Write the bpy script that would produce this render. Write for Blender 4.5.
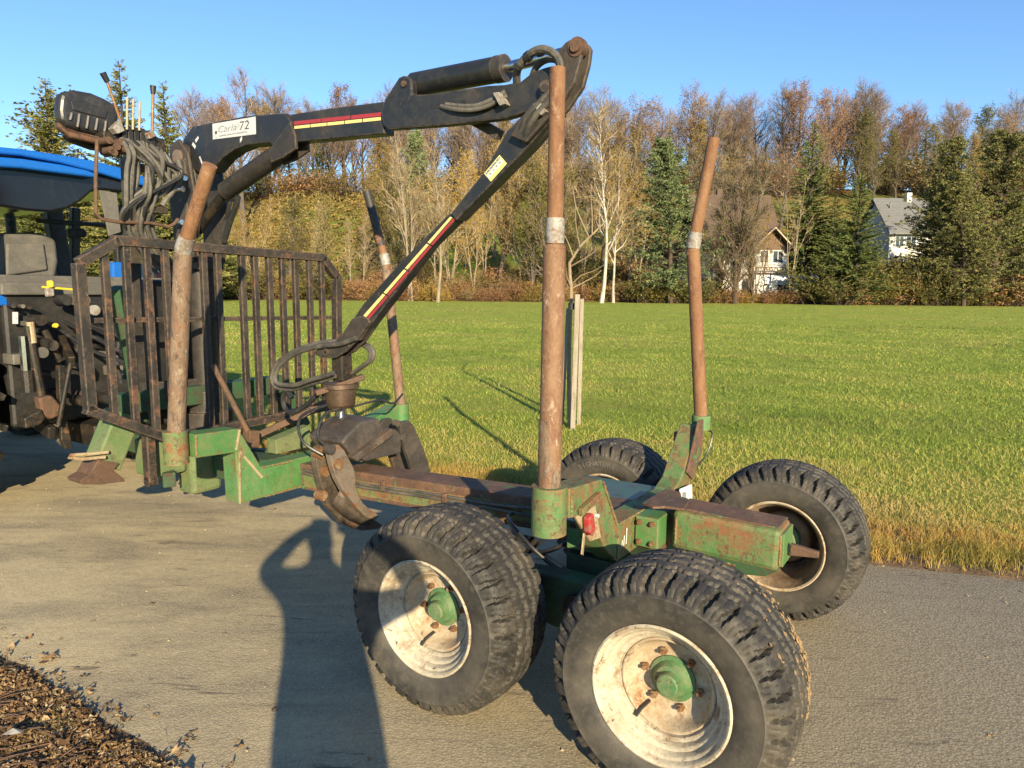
import bpy, bmesh, math, random
from mathutils import Vector, Matrix
for o in list(bpy.data.objects): bpy.data.objects.remove(o)
scene = bpy.context.scene
col = scene.collection
R_ = math.radians
PI = math.pi
# ------------------------------------------------------------------ camera
cam_d = bpy.data.cameras.new('camera'); cam = bpy.data.objects.new('camera', cam_d); col.objects.link(cam)
cam.location = (0, 0, 1.713)
cam_d.sensor_width = 36; cam_d.lens = 36*706.54/1024; cam_d.clip_start = 0.02; cam_d.clip_end = 2000
cam.matrix_world = Matrix.Translation((0, 0, 1.713)) @ Matrix.Rotation(R_(90-7.4255), 4, 'X') @ Matrix.Rotation(R_(0.4354), 4, 'Z')
scene.camera = cam
# ------------------------------------------------------------------ light
SUN_EL = 17.8
SDX, SDY = -0.276, 0.961            # the way the light travels over the ground
w = bpy.data.worlds.new('World'); scene.world = w; w.use_nodes = True
nt = w.node_tree; bgn = nt.nodes['Background']
sky = nt.nodes.new('ShaderNodeTexSky'); sky.sky_type = 'NISHITA'; sky.sun_disc = False
sky.sun_elevation = R_(SUN_EL); sky.sun_rotation = math.atan2(-SDX, -SDY); sky.air_density = 1.0; sky.dust_density = 0.0; sky.ozone_density = 5.0
nt.links.new(sky.outputs[0], bgn.inputs[0]); bgn.inputs[1].default_value = 0.108
sd = bpy.data.lights.new('sun', 'SUN'); sd.energy = 5.0; sd.angle = R_(0.5); sd.color = (1.0, 0.84, 0.55)
so = bpy.data.objects.new('sun', sd); col.objects.link(so); so.location = (3, -10, 6)
ld = Vector((SDX, SDY, -math.tan(R_(SUN_EL))*math.hypot(SDX, SDY))).normalized()
so.rotation_euler = ld.to_track_quat('-Z', 'Y').to_euler()
vs = scene.view_settings; vs.view_transform = 'Standard'; vs.look = 'None'; vs.gamma = 1; vs.exposure = 1.05
# ------------------------------------------------------------------ helpers
HEAD = R_(32.86485912870402)
UX, UY = -math.cos(HEAD), math.sin(HEAD)
ROT = math.atan2(UY, UX)
O0 = Vector((0.597, 3.228, 0))
ABS = {}
def P(u, v, z): return Vector((u, -v, z))           # trailer frame: u forward, v to the far side, z up
def tag(o, label=None, cat=None, group=None, kind=None):
    if label: o['label'] = label
    if cat: o['category'] = cat
    if group: o['group'] = group
    if kind: o['kind'] = kind
    return o
def frame_thing(name, label, cat, base, group=None):
    o = bpy.data.objects.new(name, None); col.objects.link(o); o.empty_display_size = .1
    b = P(*base); o.rotation_euler = (0, 0, ROT); o.location = O0 + Matrix.Rotation(ROT, 3, 'Z') @ b
    ABS[o.name] = b; return tag(o, label, cat, group)
def world_thing(name, label, cat, loc, rz=0, group=None):
    o = bpy.data.objects.new(name, None); col.objects.link(o); o.empty_display_size = .1
    o.location = loc; o.rotation_euler = (0, 0, rz); ABS[o.name] = Vector((0, 0, 0)); return tag(o, label, cat, group)
class MB:
    def __init__(s): s.v = []; s.f = []; s.m = []; s.sm = []
    def add(s, vs, fs, mi=0, smooth=False):
        n = len(s.v); s.v += [tuple(p) for p in vs]
        for f in fs: s.f.append(tuple(n+i for i in f)); s.m.append(mi); s.sm.append(smooth)
        return s
    def box(s, a, b, mi=0):
        x0, y0, z0 = [min(p, q) for p, q in zip(a, b)]; x1, y1, z1 = [max(p, q) for p, q in zip(a, b)]
        return s.add([(x0,y0,z0),(x1,y0,z0),(x1,y1,z0),(x0,y1,z0),(x0,y0,z1),(x1,y0,z1),(x1,y1,z1),(x0,y1,z1)],
            [(0,3,2,1),(4,5,6,7),(0,1,5,4),(1,2,6,5),(2,3,7,6),(3,0,4,7)], mi)
    def bar(s, a, b, w, h, up=(0,0,1), mi=0, w2=None, h2=None):   # box section from a to b
        a = Vector(a); b = Vector(b); d = (b-a).normalized(); up = Vector(up)
        if abs(d.dot(up)) > .97: up = Vector((1,0,0))
        x = d.cross(up).normalized(); y = x.cross(d).normalized()
        w2 = w if w2 is None else w2; h2 = h if h2 is None else h2
        q = [a-x*w/2-y*h/2, a+x*w/2-y*h/2, a+x*w/2+y*h/2, a-x*w/2+y*h/2, b-x*w2/2-y*h2/2, b+x*w2/2-y*h2/2, b+x*w2/2+y*h2/2, b-x*w2/2+y*h2/2]
        return s.add(q, [(0,1,2,3),(4,7,6,5),(0,4,5,1),(1,5,6,2),(2,6,7,3),(3,7,4,0)], mi)
    def cyl(s, a, b, r0, r1=None, n=16, cap=True, mi=0, smooth=True):
        a = Vector(a); b = Vector(b); d = (b-a).normalized(); r1 = r0 if r1 is None else r1
        up = Vector((0,0,1)) if abs(d.z) < .95 else Vector((1,0,0))
        x = d.cross(up).normalized(); y = x.cross(d).normalized()
        ring = [(math.cos(2*PI*i/n), math.sin(2*PI*i/n)) for i in range(n)]
        va = [a+x*c*r0+y*t*r0 for c, t in ring]; vb = [b+x*c*r1+y*t*r1 for c, t in ring]
        s.add(va+vb, [(i, n+i, n+(i+1)%n, (i+1)%n) for i in range(n)], mi, smooth)
        if cap: s.add(va, [tuple(range(n))], mi); s.add(vb, [tuple(reversed(range(n)))], mi)
        return s
    def tube(s, pts, r, n=8, mi=0, cap=True):                       # r a number or one radius per point
        pts = [Vector(p) for p in pts]; k = len(pts); rr = r if isinstance(r, (list, tuple)) else [r]*k
        px = None; vs = []
        for i, p in enumerate(pts):
            d = (pts[min(i+1, k-1)]-pts[max(i-1, 0)]).normalized()
            if px is None:
                up = Vector((0,0,1)) if abs(d.z) < .9 else Vector((1,0,0)); px = d.cross(up).normalized()
            else: px = (px-d*px.dot(d)).normalized()
            y = d.cross(px)
            for j in range(n):
                t = 2*PI*j/n; vs.append(p+(px*math.cos(t)+y*math.sin(t))*rr[i])
        fs = [(i*n+j, i*n+(j+1)%n, (i+1)*n+(j+1)%n, (i+1)*n+j) for i in range(k-1) for j in range(n)]
        s.add(vs, fs, mi, True)
        if cap: s.add(vs[:n], [tuple(reversed(range(n)))], mi); s.add(vs[-n:], [tuple(range(n))], mi)
        return s
    def prism(s, poly, lo, hi, fn, mi=0):                            # polygon of 2D points between two planes; fn(a, b, t) -> point
        n = len(poly); A = [fn(a, b, lo) for a, b in poly]; B = [fn(a, b, hi) for a, b in poly]
        return s.add(A+B, [tuple(range(n)), tuple(reversed(range(n, 2*n)))]+[(i, n+i, n+(i+1)%n, (i+1)%n) for i in range(n)], mi)
    def lathe(s, prof, c, axis='y', n=48, mi=0, smooth=True, sgn=1):  # prof (along, r)
        c = Vector(c); vs = []
        for a, r in prof:
            for j in range(n):
                t = 2*PI*j/n
                vs.append(c+Vector((r*math.cos(t), a*sgn, r*math.sin(t))))
        m = len(prof)
        return s.add(vs, [(i*n+j, (i+1)*n+j, (i+1)*n+(j+1)%n, i*n+(j+1)%n) for i in range(m-1) for j in range(n)], mi, smooth)
    def mesh(s, name, mats, off=Vector((0,0,0)), fix=True, sharp=35):
        me = bpy.data.meshes.new(name)
        me.from_pydata([(p[0]-off[0], p[1]-off[1], p[2]-off[2]) for p in s.v], [], s.f)
        for m in (mats if isinstance(mats, (list, tuple)) else [mats]): me.materials.append(m)
        me.polygons.foreach_set('material_index', s.m); me.polygons.foreach_set('use_smooth', s.sm)
        if fix:
            bm = bmesh.new(); bm.from_mesh(me); bmesh.ops.recalc_face_normals(bm, faces=bm.faces); bm.to_mesh(me); bm.free()
        if any(s.sm): me.set_sharp_from_angle(angle=R_(sharp))
        me.update(); return me
    def build(s, name, mats, parent=None, bevel=0, loc=None, fix=True, seg=2):
        pa = ABS.get(parent.name, Vector((0,0,0))) if parent else Vector((0,0,0))
        lo = Vector(loc) if loc is not None else pa
        o = bpy.data.objects.new(name, s.mesh(name, mats, lo, fix)); col.objects.link(o)
        if parent: o.parent = parent; o.location = lo-pa
        else: o.location = lo
        ABS[o.name] = lo
        if bevel:
            b = o.modifiers.new('bevel', 'BEVEL'); b.width = bevel; b.segments = seg; b.limit_method = 'ANGLE'; b.angle_limit = R_(40); b.harden_normals = False
        return o
def dup(o, parent=None, loc=None):
    c = o.copy(); col.objects.link(c)
    if parent: c.parent = parent
    if loc is not None: c.location = loc
    for ch in list(o.children): dup(ch, c)
    return c
def spline(pts, n=6):                                                # Catmull-Rom through points
    pts = [Vector(p) for p in pts]; out = []
    for i in range(len(pts)-1):
        p0 = pts[max(i-1,0)]; p1 = pts[i]; p2 = pts[i+1]; p3 = pts[min(i+2,len(pts)-1)]
        for k in range(n):
            t = k/n
            out.append(.5*((2*p1)+(p2-p0)*t+(2*p0-5*p1+4*p2-p3)*t*t+(3*p1-p0-3*p2+p3)*t**3))
    return out+[pts[-1]]
# ------------------------------------------------------------------ materials
def newmat(name):
    m = bpy.data.materials.new(name); m.use_nodes = True; t = m.node_tree; return m, t, t.nodes['Principled BSDF']
def N(t, typ, **k):
    n = t.nodes.new(typ)
    for a, b in k.items():
        if a in n.inputs: n.inputs[a].default_value = b
        else: setattr(n, a, b)
    return n
def rgba(c): return (c[0], c[1], c[2], 1)
def coords(t, rnd=True, stretch=None):
    tc = N(t, 'ShaderNodeTexCoord'); src = tc.outputs['Object']
    if rnd:
        oi = N(t, 'ShaderNodeObjectInfo'); mu = N(t, 'ShaderNodeMath', operation='MULTIPLY'); mu.inputs[1].default_value = 23.0
        t.links.new(oi.outputs['Random'], mu.inputs[0])
        ad = N(t, 'ShaderNodeVectorMath', operation='ADD'); t.links.new(src, ad.inputs[0]); t.links.new(mu.outputs[0], ad.inputs[1]); src = ad.outputs[0]
    if stretch:
        mp = N(t, 'ShaderNodeMapping'); mp.inputs['Scale'].default_value = stretch; t.links.new(src, mp.inputs[0]); src = mp.outputs[0]
    return src
def noise(t, vec, scale, detail=6, rough=.6, dist=0):
    n = N(t, 'ShaderNodeTexNoise', Scale=scale, Detail=detail, Roughness=rough, Distortion=dist); t.links.new(vec, n.inputs['Vector']); return n.outputs['Fac']
def ramp(t, fac, lo, hi):
    r = N(t, 'ShaderNodeMapRange'); r.inputs[1].default_value = lo; r.inputs[2].default_value = hi; t.links.new(fac, r.inputs[0]); return r.outputs[0]
def mix(t, fac, a, b):
    m = N(t, 'ShaderNodeMix', data_type='RGBA')
    if isinstance(fac, (int, float)): m.inputs[0].default_value = fac
    else: t.links.new(fac, m.inputs[0])
    for i, c in ((6, a), (7, b)):
        if isinstance(c, tuple): m.inputs[i].default_value = rgba(c)
        else: t.links.new(c, m.inputs[i])
    return m.outputs[2]
def math2(t, op, a, b=None):
    n = N(t, 'ShaderNodeMath', operation=op)
    for i, c in ((0, a), (1, b)):
        if c is None: continue
        if isinstance(c, (int, float)): n.inputs[i].default_value = c
        else: t.links.new(c, n.inputs[i])
    return n.outputs[0]
def wmat(name, base, layers=(), rough=.6, metal=0, bump=.15, bscale=90, stretch=None, spec=.5, rough2=None, edgec=None):
    """weathered surface: base colour, then layers (colour, scale, lo, hi) laid over it by noise"""
    m, t, b = newmat(name); vec = coords(t, True, stretch)
    c = base; edge = None
    for i, (lc, sc, lo, hi) in enumerate(layers):
        n = math2(t, 'ADD', math2(t, 'MULTIPLY', noise(t, vec, sc, 8, .68, .5), .66), math2(t, 'MULTIPLY', noise(t, vec, sc*5.3+11, 6, .7), .34)); f = ramp(t, n, .5+(lo-.5)*.8, .5+(hi-.5)*.8); c = mix(t, f, c, lc)
        edge = f if edge is None else math2(t, 'MAXIMUM', edge, f)
    n2 = noise(t, vec, bscale, 5, .7)
    var = ramp(t, n2, .25, .75)
    c2 = mix(t, math2(t, 'MULTIPLY', var, .35), c, (0.02, 0.017, 0.013))
    if edgec is not None:                                            # paint worn off along the edges
        bv = N(t, 'ShaderNodeBevel', samples=4); bv.inputs['Radius'].default_value = .014; ge = N(t, 'ShaderNodeNewGeometry'); dt = N(t, 'ShaderNodeVectorMath', operation='DOT_PRODUCT')
        t.links.new(bv.outputs[0], dt.inputs[0]); t.links.new(ge.outputs['Normal'], dt.inputs[1])
        ef = ramp(t, dt.outputs['Value'], .985, .90); nf = ramp(t, noise(t, vec, 26, 5, .7), .40, .60); c2 = mix(t, math2(t, 'MULTIPLY', ef, nf), c2, edgec)
    t.links.new(c2, b.inputs['Base Color'])
    b.inputs['Metallic'].default_value = metal; b.inputs['Specular IOR Level'].default_value = spec
    if edge is not None and rough2 is not None:
        r = N(t, 'ShaderNodeMapRange'); r.inputs[3].default_value = rough; r.inputs[4].default_value = rough2; t.links.new(edge, r.inputs[0]); t.links.new(r.outputs[0], b.inputs['Roughness'])
    else: b.inputs['Roughness'].default_value = rough
    if bump:
        h = n2 if edge is None else math2(t, 'ADD', math2(t, 'MULTIPLY', n2, .5), math2(t, 'MULTIPLY', edge, -.5))
        bp = N(t, 'ShaderNodeBump', Strength=bump, Distance=.01); t.links.new(h, bp.inputs['Height']); t.links.new(bp.outputs[0], b.inputs['Normal'])
    return m
RUST = (.20, .075, .028); RUSTD = (.075, .035, .02); DUST = (.30, .22, .13)
M = {}
M['green'] = wmat('green_chipped_paint', (.060,.195,.050), [((.11,.25,.095),3,.45,.7), ((.22,.18,.085),5,.44,.80), ((.17,.07,.03),15,.565,.66), (RUSTD,40,.62,.69)], .5, 0, .3, 120, rough2=.85, edgec=(.24,.13,.065))
M['green_rust'] = wmat('green_paint_mostly_rusted', (.070,.19,.055), [((.24,.19,.09),5,.40,.72), ((.24,.10,.042),6,.45,.60), ((.12,.052,.028),20,.52,.63), ((.09,.22,.08),30,.58,.66)], .55, 0, .4, 110, rough2=.9, edgec=(.26,.13,.06))
M['green_pale'] = wmat('pale_green_dusty_paint', (.105,.18,.065), [((.21,.20,.10),3,.40,.7), (RUST,18,.60,.68), ((.09,.10,.05),9,.52,.68)], .6, 0, .2, 100, rough2=.85)
M['green_dark'] = wmat('dark_green_greasy_paint', (.028,.095,.036), [((.05,.045,.03),5,.42,.65), (RUSTD,10,.56,.62)], .55, 0, .3, 100, rough2=.9)
M['rust_beam'] = wmat('rusted_beam_paint', (.12,.06,.036), [((.20,.105,.06),5,.42,.64), ((.055,.036,.027),12,.48,.66), ((.26,.17,.11),34,.56,.68), ((.09,.24,.07),12,.58,.64)], .7, 0, .4, 120, rough2=.8)
M['rust_pipe'] = wmat('orange_rusty_pipe', (.215,.098,.042), [((.28,.145,.07),5,.44,.66), ((.15,.058,.03),11,.50,.66), ((.44,.31,.20),30,.57,.70), ((.09,.04,.025),48,.62,.70)], .75, 0, .45, 170, stretch=(1,1,.45))
M['rust_pipe_low'] = wmat('scuffed_rusty_lower_pipe', (.19,.115,.07), [((.27,.20,.135),22,.44,.64), ((.06,.045,.038),34,.52,.62), ((.21,.09,.042),8,.50,.66), ((.40,.34,.27),60,.58,.67)], .65, 0, .5, 170, stretch=(1,1,.4))
M['rust_pipe_tan'] = wmat('tan_rusty_pipe', (.225,.12,.06), [((.29,.17,.095),5,.44,.66), ((.19,.085,.045),12,.50,.64), ((.50,.40,.30),42,.57,.70), ((.10,.05,.03),60,.62,.70)], .62, 0, .45, 170, stretch=(1,1,.5))
M['pipe_dark'] = wmat('black_painted_pipe_with_rust', (.035,.032,.03), [((.20,.09,.045),7,.5,.58), ((.33,.26,.18),18,.56,.64)], .55, 0, .3, 140, rough2=.85)
M['band'] = wmat('grey_white_joint_band', (.34,.325,.30), [((.20,.155,.115),10,.46,.60), ((.20,.09,.045),16,.56,.64)], .55, 0, .2, 120)
M['black'] = wmat('black_crane_paint', (.014,.016,.020), [((.045,.04,.035),2.5,.45,.7), ((.12,.065,.035),6,.6,.68), ((.35,.34,.32),45,.705,.72)], .34, 0, .1, 150, rough2=.7, edgec=(.13,.10,.08))
M['black_worn'] = wmat('worn_black_steel', (.035,.031,.029), [((.075,.06,.048),4,.42,.65), ((.12,.065,.04),9,.60,.70), ((.33,.29,.25),38,.64,.68)], .45, .2, .25, 140, rough2=.75, edgec=(.17,.12,.085))
M['head_paint'] = wmat('black_headboard_paint_with_rust', (.022,.019,.017), [((.060,.046,.036),5,.42,.62), ((.15,.07,.038),8,.54,.64), ((.24,.20,.16),30,.62,.70)], .5, .1, .3, 120, rough2=.85, edgec=(.22,.14,.09))
M['claw'] = wmat('worn_grapple_steel', (.10,.08,.065), [((.22,.17,.125),5,.42,.64), ((.22,.10,.05),9,.54,.62), ((.05,.04,.035),7,.55,.65)], .48, .45, .3, 110, rough2=.7)
M['claw_tan'] = wmat('tan_worn_grapple_steel', (.25,.20,.155), [((.13,.10,.075),6,.46,.66), ((.27,.11,.05),9,.54,.62)], .55, .3, .3, 110, rough2=.75)
M['claw_dark'] = wmat('dark_grapple_steel', (.085,.075,.068), [((.15,.12,.10),5,.42,.64), ((.20,.10,.055),10,.56,.62), ((.30,.27,.24),40,.64,.69)], .42, .45, .25, 120, rough2=.65)
M["rotator"] = wmat("brown_steel_rotator", (.17,.115,.08), [((.10,.06,.04),7,.45,.65), ((.36,.28,.21),20,.58,.7)], .38, .6, .15, 120)
M["deck"] = wmat("worn_deck_sky_sheen", (.05,.13,.10), [((.10,.09,.06),5,.45,.7), ((.02,.03,.03),9,.5,.7)], .32, .1, .2, 100)  # teal in the base colour stands for reflected sky; brown patches are wear
M['chrome'] = wmat('chromed_rod', (.72,.72,.74), [((.35,.33,.30),8,.6,.7)], .18, 1, .05, 100)
M['bolt'] = wmat('rusty_bolt', (.26,.13,.06), [((.42,.30,.18),20,.5,.65)], .6, .4, .2, 120)
M['hose'] = wmat('dusty_rubber_hose', (.05,.047,.043), [((.17,.15,.12),6,.40,.7)], .6, 0, .2, 120)
M['hose_grey'] = wmat('grey_hose', (.095,.088,.078), [((.19,.17,.14),6,.42,.7), ((.05,.045,.04),12,.55,.65)], .6, 0, .25, 140)  # grey rubber with paler and darker noise patches
M['hose_black'] = wmat('black_hose', (.02,.02,.022), [((.07,.065,.06),7,.5,.7)], .4, 0, .1, 120)
M['rim_in'] = wmat('rusty_inner_rim', (.28,.205,.13), [((.15,.095,.06),5,.44,.64), ((.25,.13,.06),10,.53,.64), ((.42,.36,.27),4,.58,.70)], .75, 0, .3, 90)
M['cream'] = wmat('cream_rim_paint', (.58,.52,.40), [((.37,.305,.22),4,.40,.64), ((.25,.17,.105),8,.52,.63), ((.12,.075,.045),20,.58,.66)], .5, 0, .2, 100, rough2=.85)
M['hub'] = wmat('green_hub_paint', (.075,.185,.07), [((.22,.20,.11),8,.44,.66), (RUSTD,14,.6,.66)], .5, 0, .3, 100, rough2=.85)
M['yellow'] = wmat('yellow_plastic', (.80,.58,.04), [((.4,.3,.1),12,.6,.7)], .45)
M['orange'] = wmat('orange_marker', (.75,.28,.03), [((.3,.16,.06),14,.58,.7)], .55)
M['red'] = wmat('red_lens', (.42,.03,.035), [((.22,.15,.11),25,.48,.62)], .3, 0, .2, 60)
M['white'] = wmat('white_plate', (.78,.78,.76), [((.45,.40,.33),10,.6,.75)], .45, 0, .05)
M['tan_plate'] = wmat('bent_tan_bracket', (.42,.33,.20), [((.24,.11,.05),9,.52,.64)], .6)
M['silver_label'] = wmat('silver_label', (.66,.67,.68), [((.46,.47,.48),14,.5,.66), ((.22,.21,.2),30,.66,.7)], .35, .1, .05)
M['ink'] = wmat('dark_label_print', (.035,.035,.04), [((.45,.45,.46),60,.56,.62)], .5, 0, 0)
M['ink_soft'] = wmat('faded_grey_print', (.20,.20,.21), [((.55,.55,.56),70,.5,.62)], .5, 0, 0)
M['label_red'] = wmat('red_stripe_tape', (.34,.03,.04), [((.05,.035,.03),24,.60,.66)], .45, 0, 0)
M['label_yellow'] = wmat('pale_yellow_stripe_tape', (.85,.66,.24), [((.05,.035,.03),24,.61,.66)], .45, 0, 0)
M['sticker_yellow'] = wmat('yellow_sticker', (.80,.74,.25), [((.5,.45,.3),20,.6,.7)], .4, 0, 0)
M['blue'] = wmat('blue_tractor_paint', (.006,.125,.52), [((.03,.13,.38),4,.6,.8)], .28, 0, .02, 60)
M['trac_black'] = wmat('black_plastic', (.012,.012,.013), [((.05,.045,.04),4,.45,.75)], .5)
M['trac_grey'] = wmat('grey_dusty_plastic', (.10,.093,.082), [((.18,.16,.135),3,.45,.7)], .6)
M['seat'] = wmat('black_vinyl', (.022,.022,.024), [((.07,.065,.06),5,.5,.75)], .38, 0, .1, 150)
M['seat_rib'] = wmat('worn_grey_seat_piping', (.16,.15,.14), [((.07,.065,.06),12,.5,.65)], .5)
M['grease'] = wmat('greasy_dark_steel', (.022,.02,.018), [((.08,.055,.035),8,.48,.66), ((.20,.10,.05),14,.58,.66)], .5, .3, .3, 90)
M['rusty'] = wmat('brown_rusty_steel', (.105,.06,.038), [((.19,.095,.05),6,.45,.68), ((.05,.035,.03),12,.55,.65)], .75, .1, .35, 110)
M['wood'] = wmat('weathered_grey_stake_wood', (.36,.31,.245), [((.22,.175,.125),6,.44,.64), ((.46,.41,.34),14,.54,.7)], .8, 0, .3, 60, stretch=(6,6,.6))
def glass_mat():
    m, t, b = newmat('tinted_cab_glass'); b.inputs['Base Color'].default_value = (.75,.85,.8,1); b.inputs['Roughness'].default_value = .03
    b.inputs['Transmission Weight'].default_value = 1; b.inputs['IOR'].default_value = 1.05; b.inputs['Alpha'].default_value = 1
    return m
M['navy'] = wmat('dark_navy_gloss', (.004,.005,.009), [((.02,.02,.022),3,.5,.8)], .16, 0, 0, 40)
M['glass'] = glass_mat()
def rubber(name, dark, dust, lo, hi):
    m, t, b = newmat(name); vec = coords(t)
    n1 = noise(t, vec, 5, 6, .6); n2 = noise(t, vec, 38, 6, .7); n3 = noise(t, vec, 160, 4, .7)
    c = mix(t, ramp(t, n1, lo, hi), dark, dust)
    c = mix(t, math2(t, 'MULTIPLY', ramp(t, n2, .5, .7), .6), c, dust)
    c = mix(t, math2(t, 'MULTIPLY', ramp(t, n3, .5, .8), .3), c, (.02,.018,.016))
    t.links.new(c, b.inputs['Base Color']); b.inputs['Roughness'].default_value = .62; b.inputs['Specular IOR Level'].default_value = .4
    bp = N(t, 'ShaderNodeBump', Strength=.35, Distance=.004); t.links.new(math2(t, 'ADD', n2, math2(t, 'MULTIPLY', n3, .5)), bp.inputs['Height']); t.links.new(bp.outputs[0], b.inputs['Normal'])
    return m
M['rubber'] = rubber('dusty_tyre_rubber', (.026,.024,.022), (.10,.084,.064), .44, .72)
M['rubber_side'] = rubber('grey_tyre_sidewall', (.032,.030,.027), (.105,.090,.071), .40, .70)
M['rubber_dark'] = rubber('tractor_tyre_rubber', (.02,.02,.02), (.10,.085,.065), .5, .75)
# ================================================================== the log trailer
def VZ(vals, v0, v1):   # not drawn; keeps (u,z) outlines at side planes
    return vals
trailer = frame_thing('log_trailer', 'green rusty forestry trailer with four wheels, tall stakes and a barred headboard', 'trailer', (0, 0, 0))
WB, RT, WV = 0.989/2, 0.4165, 0.823
# ---- tyre with real tread relief
def tyre_mesh():
    prof = [(.147,.234),(.158,.245),(.166,.262),(.1725,.282),(.1755,.300),(.177,.318),(.1765,.334),(.1735,.349),(.169,.362),(.164,.3745),(.158,.385),(.149,.394),(.137,.4005),(.122,.405),(.105,.4085),(.085,.4115),(.062,.4142),(.035,.416),(0,.4165)]
    pts = []
    for i in range(len(prof)-1):                                     # subdivide finely
        a, b = prof[i], prof[i+1]; k = 1 if i < 6 else 3
        for j in range(k): t = j/k; pts.append((a[0]+(b[0]-a[0])*t, a[1]+(b[1]-a[1])*t))
    half = pts; full = half+[prof[-1]]+[(-y, r) for y, r in reversed(half)]
    n = 468; NL = 36; vs = []; mats = []
    def depth(y, r, th, side):
        ay = abs(y); d = 0.0
        ph = th*NL/(2*PI)+(0.5 if side > 0 else 0)
        zz = (abs((ph % 1)-.5)*4-1)                                  # triangle wave
        if ay < .115 and r > .40:
            for c in (.028, .082):
                g = abs(ay-c-zz*.0065)
                if g < .0085: d = max(d, .016*min(1, (.0085-g)/.0022))
            f2 = (ph*2 % 1)
            if ay < .02 and f2 < .12: d = max(d, .003)
        if ay > .098 and r > .345:                                   # shoulder blocks
            f = (ph+.12*math.sin(ay*40)) % 1
            wgr = .105+.085*min(1, max(0, (ay-.098)/.07))
            g = abs(f-.5)
            if g < wgr:
                dep = .023 if r > .372 else .023*max(0, (r-.345)/.027)
                d = max(d, dep*min(1, (wgr-g)/.036))
            elif r < .375 and r > .349: d = max(d, -.004*min(1, (g-wgr)/.05))
            if abs(f) < .03 or f > .97: d = max(d, .0025)
        if .338 < r < .3435 and ay > .15: d -= .0025
        if .262 < r < .272 and ay > .15: d -= .002
        if ay > .15 and (.288 < r < .2915 or .322 < r < .3255): d -= .0016
        return d
    import random as rn
    rg = rn.Random(4); wear = [rg.uniform(-.0016, .0016) for _ in range(NL+1)]
    for i, (y, r) in enumerate(full):
        j0 = max(0, i-1); j1 = min(len(full)-1, i+1)
        ty, tr = full[j1][0]-full[j0][0], full[j1][1]-full[j0][1]; L = math.hypot(ty, tr)
        ny, nr = tr/L, -ty/L                                         # outward
        if ny*y < 0 or (abs(y) < .01 and nr < 0): ny, nr = -ny, -nr
        if nr < 0 and abs(y) < .14: ny, nr = -ny, -nr
        for k in range(n):
            th = 2*PI*k/n; d = depth(y, r, th, 1 if y > 0 else -1)
            if d > .004: d += wear[int(th*NL/(2*PI)) % NL]
            yy = y-ny*d; rr = r-nr*d
            vs.append((rr*math.cos(th), yy, rr*math.sin(th)))
    m = len(full); b = MB()
    fs = [(i*n+j, i*n+(j+1)%n, (i+1)*n+(j+1)%n, (i+1)*n+j) for i in range(m-1) for j in range(n)]
    b.v = vs; b.f = fs; b.sm = [True]*len(fs)
    mi = []
    for i in range(m-1):
        r = (full[i][1]+full[i+1][1])/2
        mi += [1 if r < .345 else 0]*n
    b.m = mi
    me = b.mesh('tyre', [M['rubber'], M['rubber_side']], sharp=48); return me
def place(name, me, parent, loc=(0,0,0)):
    o = bpy.data.objects.new(name, me); col.objects.link(o); o.parent = parent; o.location = loc; return o
M['cream_disc'] = wmat('dirty_cream_wheel_disc', (.50,.43,.32), [((.36,.24,.13),4,.42,.66), ((.30,.16,.07),9,.52,.64), ((.12,.075,.045),18,.58,.66), ((.62,.58,.48),6,.58,.7)], .6, 0, .25, 90, rough2=.85)
def rim_mb():
    b = MB()
    b.lathe([(-.150,.236),(-.157,.238),(-.160,.232),(-.154,.224)], (0,0,0), n=72, mi=2)
    b.lathe([(-.154,.224),(-.142,.219),(-.125,.214),(-.105,.200),(-.06,.197),(.02,.190),(.06,.175),(.070,.165),(.06,.155),(.02,.15)], (0,0,0), n=72, mi=1)
    b.lathe([(.071,.163),(.073,.168),(.086,.170),(.089,.173),(.091,.183),(.108,.189),(.112,.193),(.114,.203),(.134,.208),(.138,.211),(.141,.219),(.152,.223),(.158,.227),(.161,.233),(.157,.240),(.150,.238)], (0,0,0), n=72)
    # disc: dished, with a step and hand holes implied by bolts
    b.lathe([(.071,.165),(.077,.162),(.078,.157),(.070,.151),(.050,.143),(.034,.136),(.024,.128),(.020,.118),(.018,.05)], (0,0,0), n=72, mi=2)
    b.lathe([(.064,.15),(.040,.142),(.024,.136),(.014,.128),(.010,.118),(.008,.05)], (0,0,0), n=72, mi=1)
    return b
def hub_mb():
    b = MB()
    b.lathe([(.018,.0),(.018,.080),(.026,.080),(.028,.066),(.040,.060),(.050,.054),(.053,.040),(.078,.038),(.083,.033),(.084,.0)], (0,0,0), n=36)
    b.lathe([(.012,.0),(.012,.09),(-.02,.085),(-.03,.060),(-.11,.055),(-.11,.045),(-.20,.042),(-.36,.042)], (0,0,0), n=28)
    return b
def nut_mb():
    b = MB(); b.cyl((0,.010,0),(0,.030,0),.0135,n=6,smooth=False); b.cyl((0,.028,0),(0,.042,0),.007,n=10); return b
TM = tyre_mesh()
def make_wheel(label):
    wv = place('wheel', rim_mb().mesh('wheel', [M['cream'], M['rim_in'], M['cream_disc']]), trailer); tag(wv, label)
    place('tyre', TM, wv)
    place('hub', hub_mb().mesh('hub', M['hub']), wv)
    nm = nut_mb().mesh('wheel_nut', M['bolt'])
    for k in range(6):
        a = 2*PI*(k+.3)/6; place('wheel_nut', nm, wv, (.098*math.cos(a), .004, .098*math.sin(a)))
    vb = MB(); vb.tube([(.09,.03,-.09),(.105,.075,-.10),(.115,.10,-.115)], .006, 8); place('valve', vb.mesh('valve', M['hose_black']), wv)
    return wv
wheel0 = make_wheel('wheel half in the photographer\'s shadow')
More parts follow.
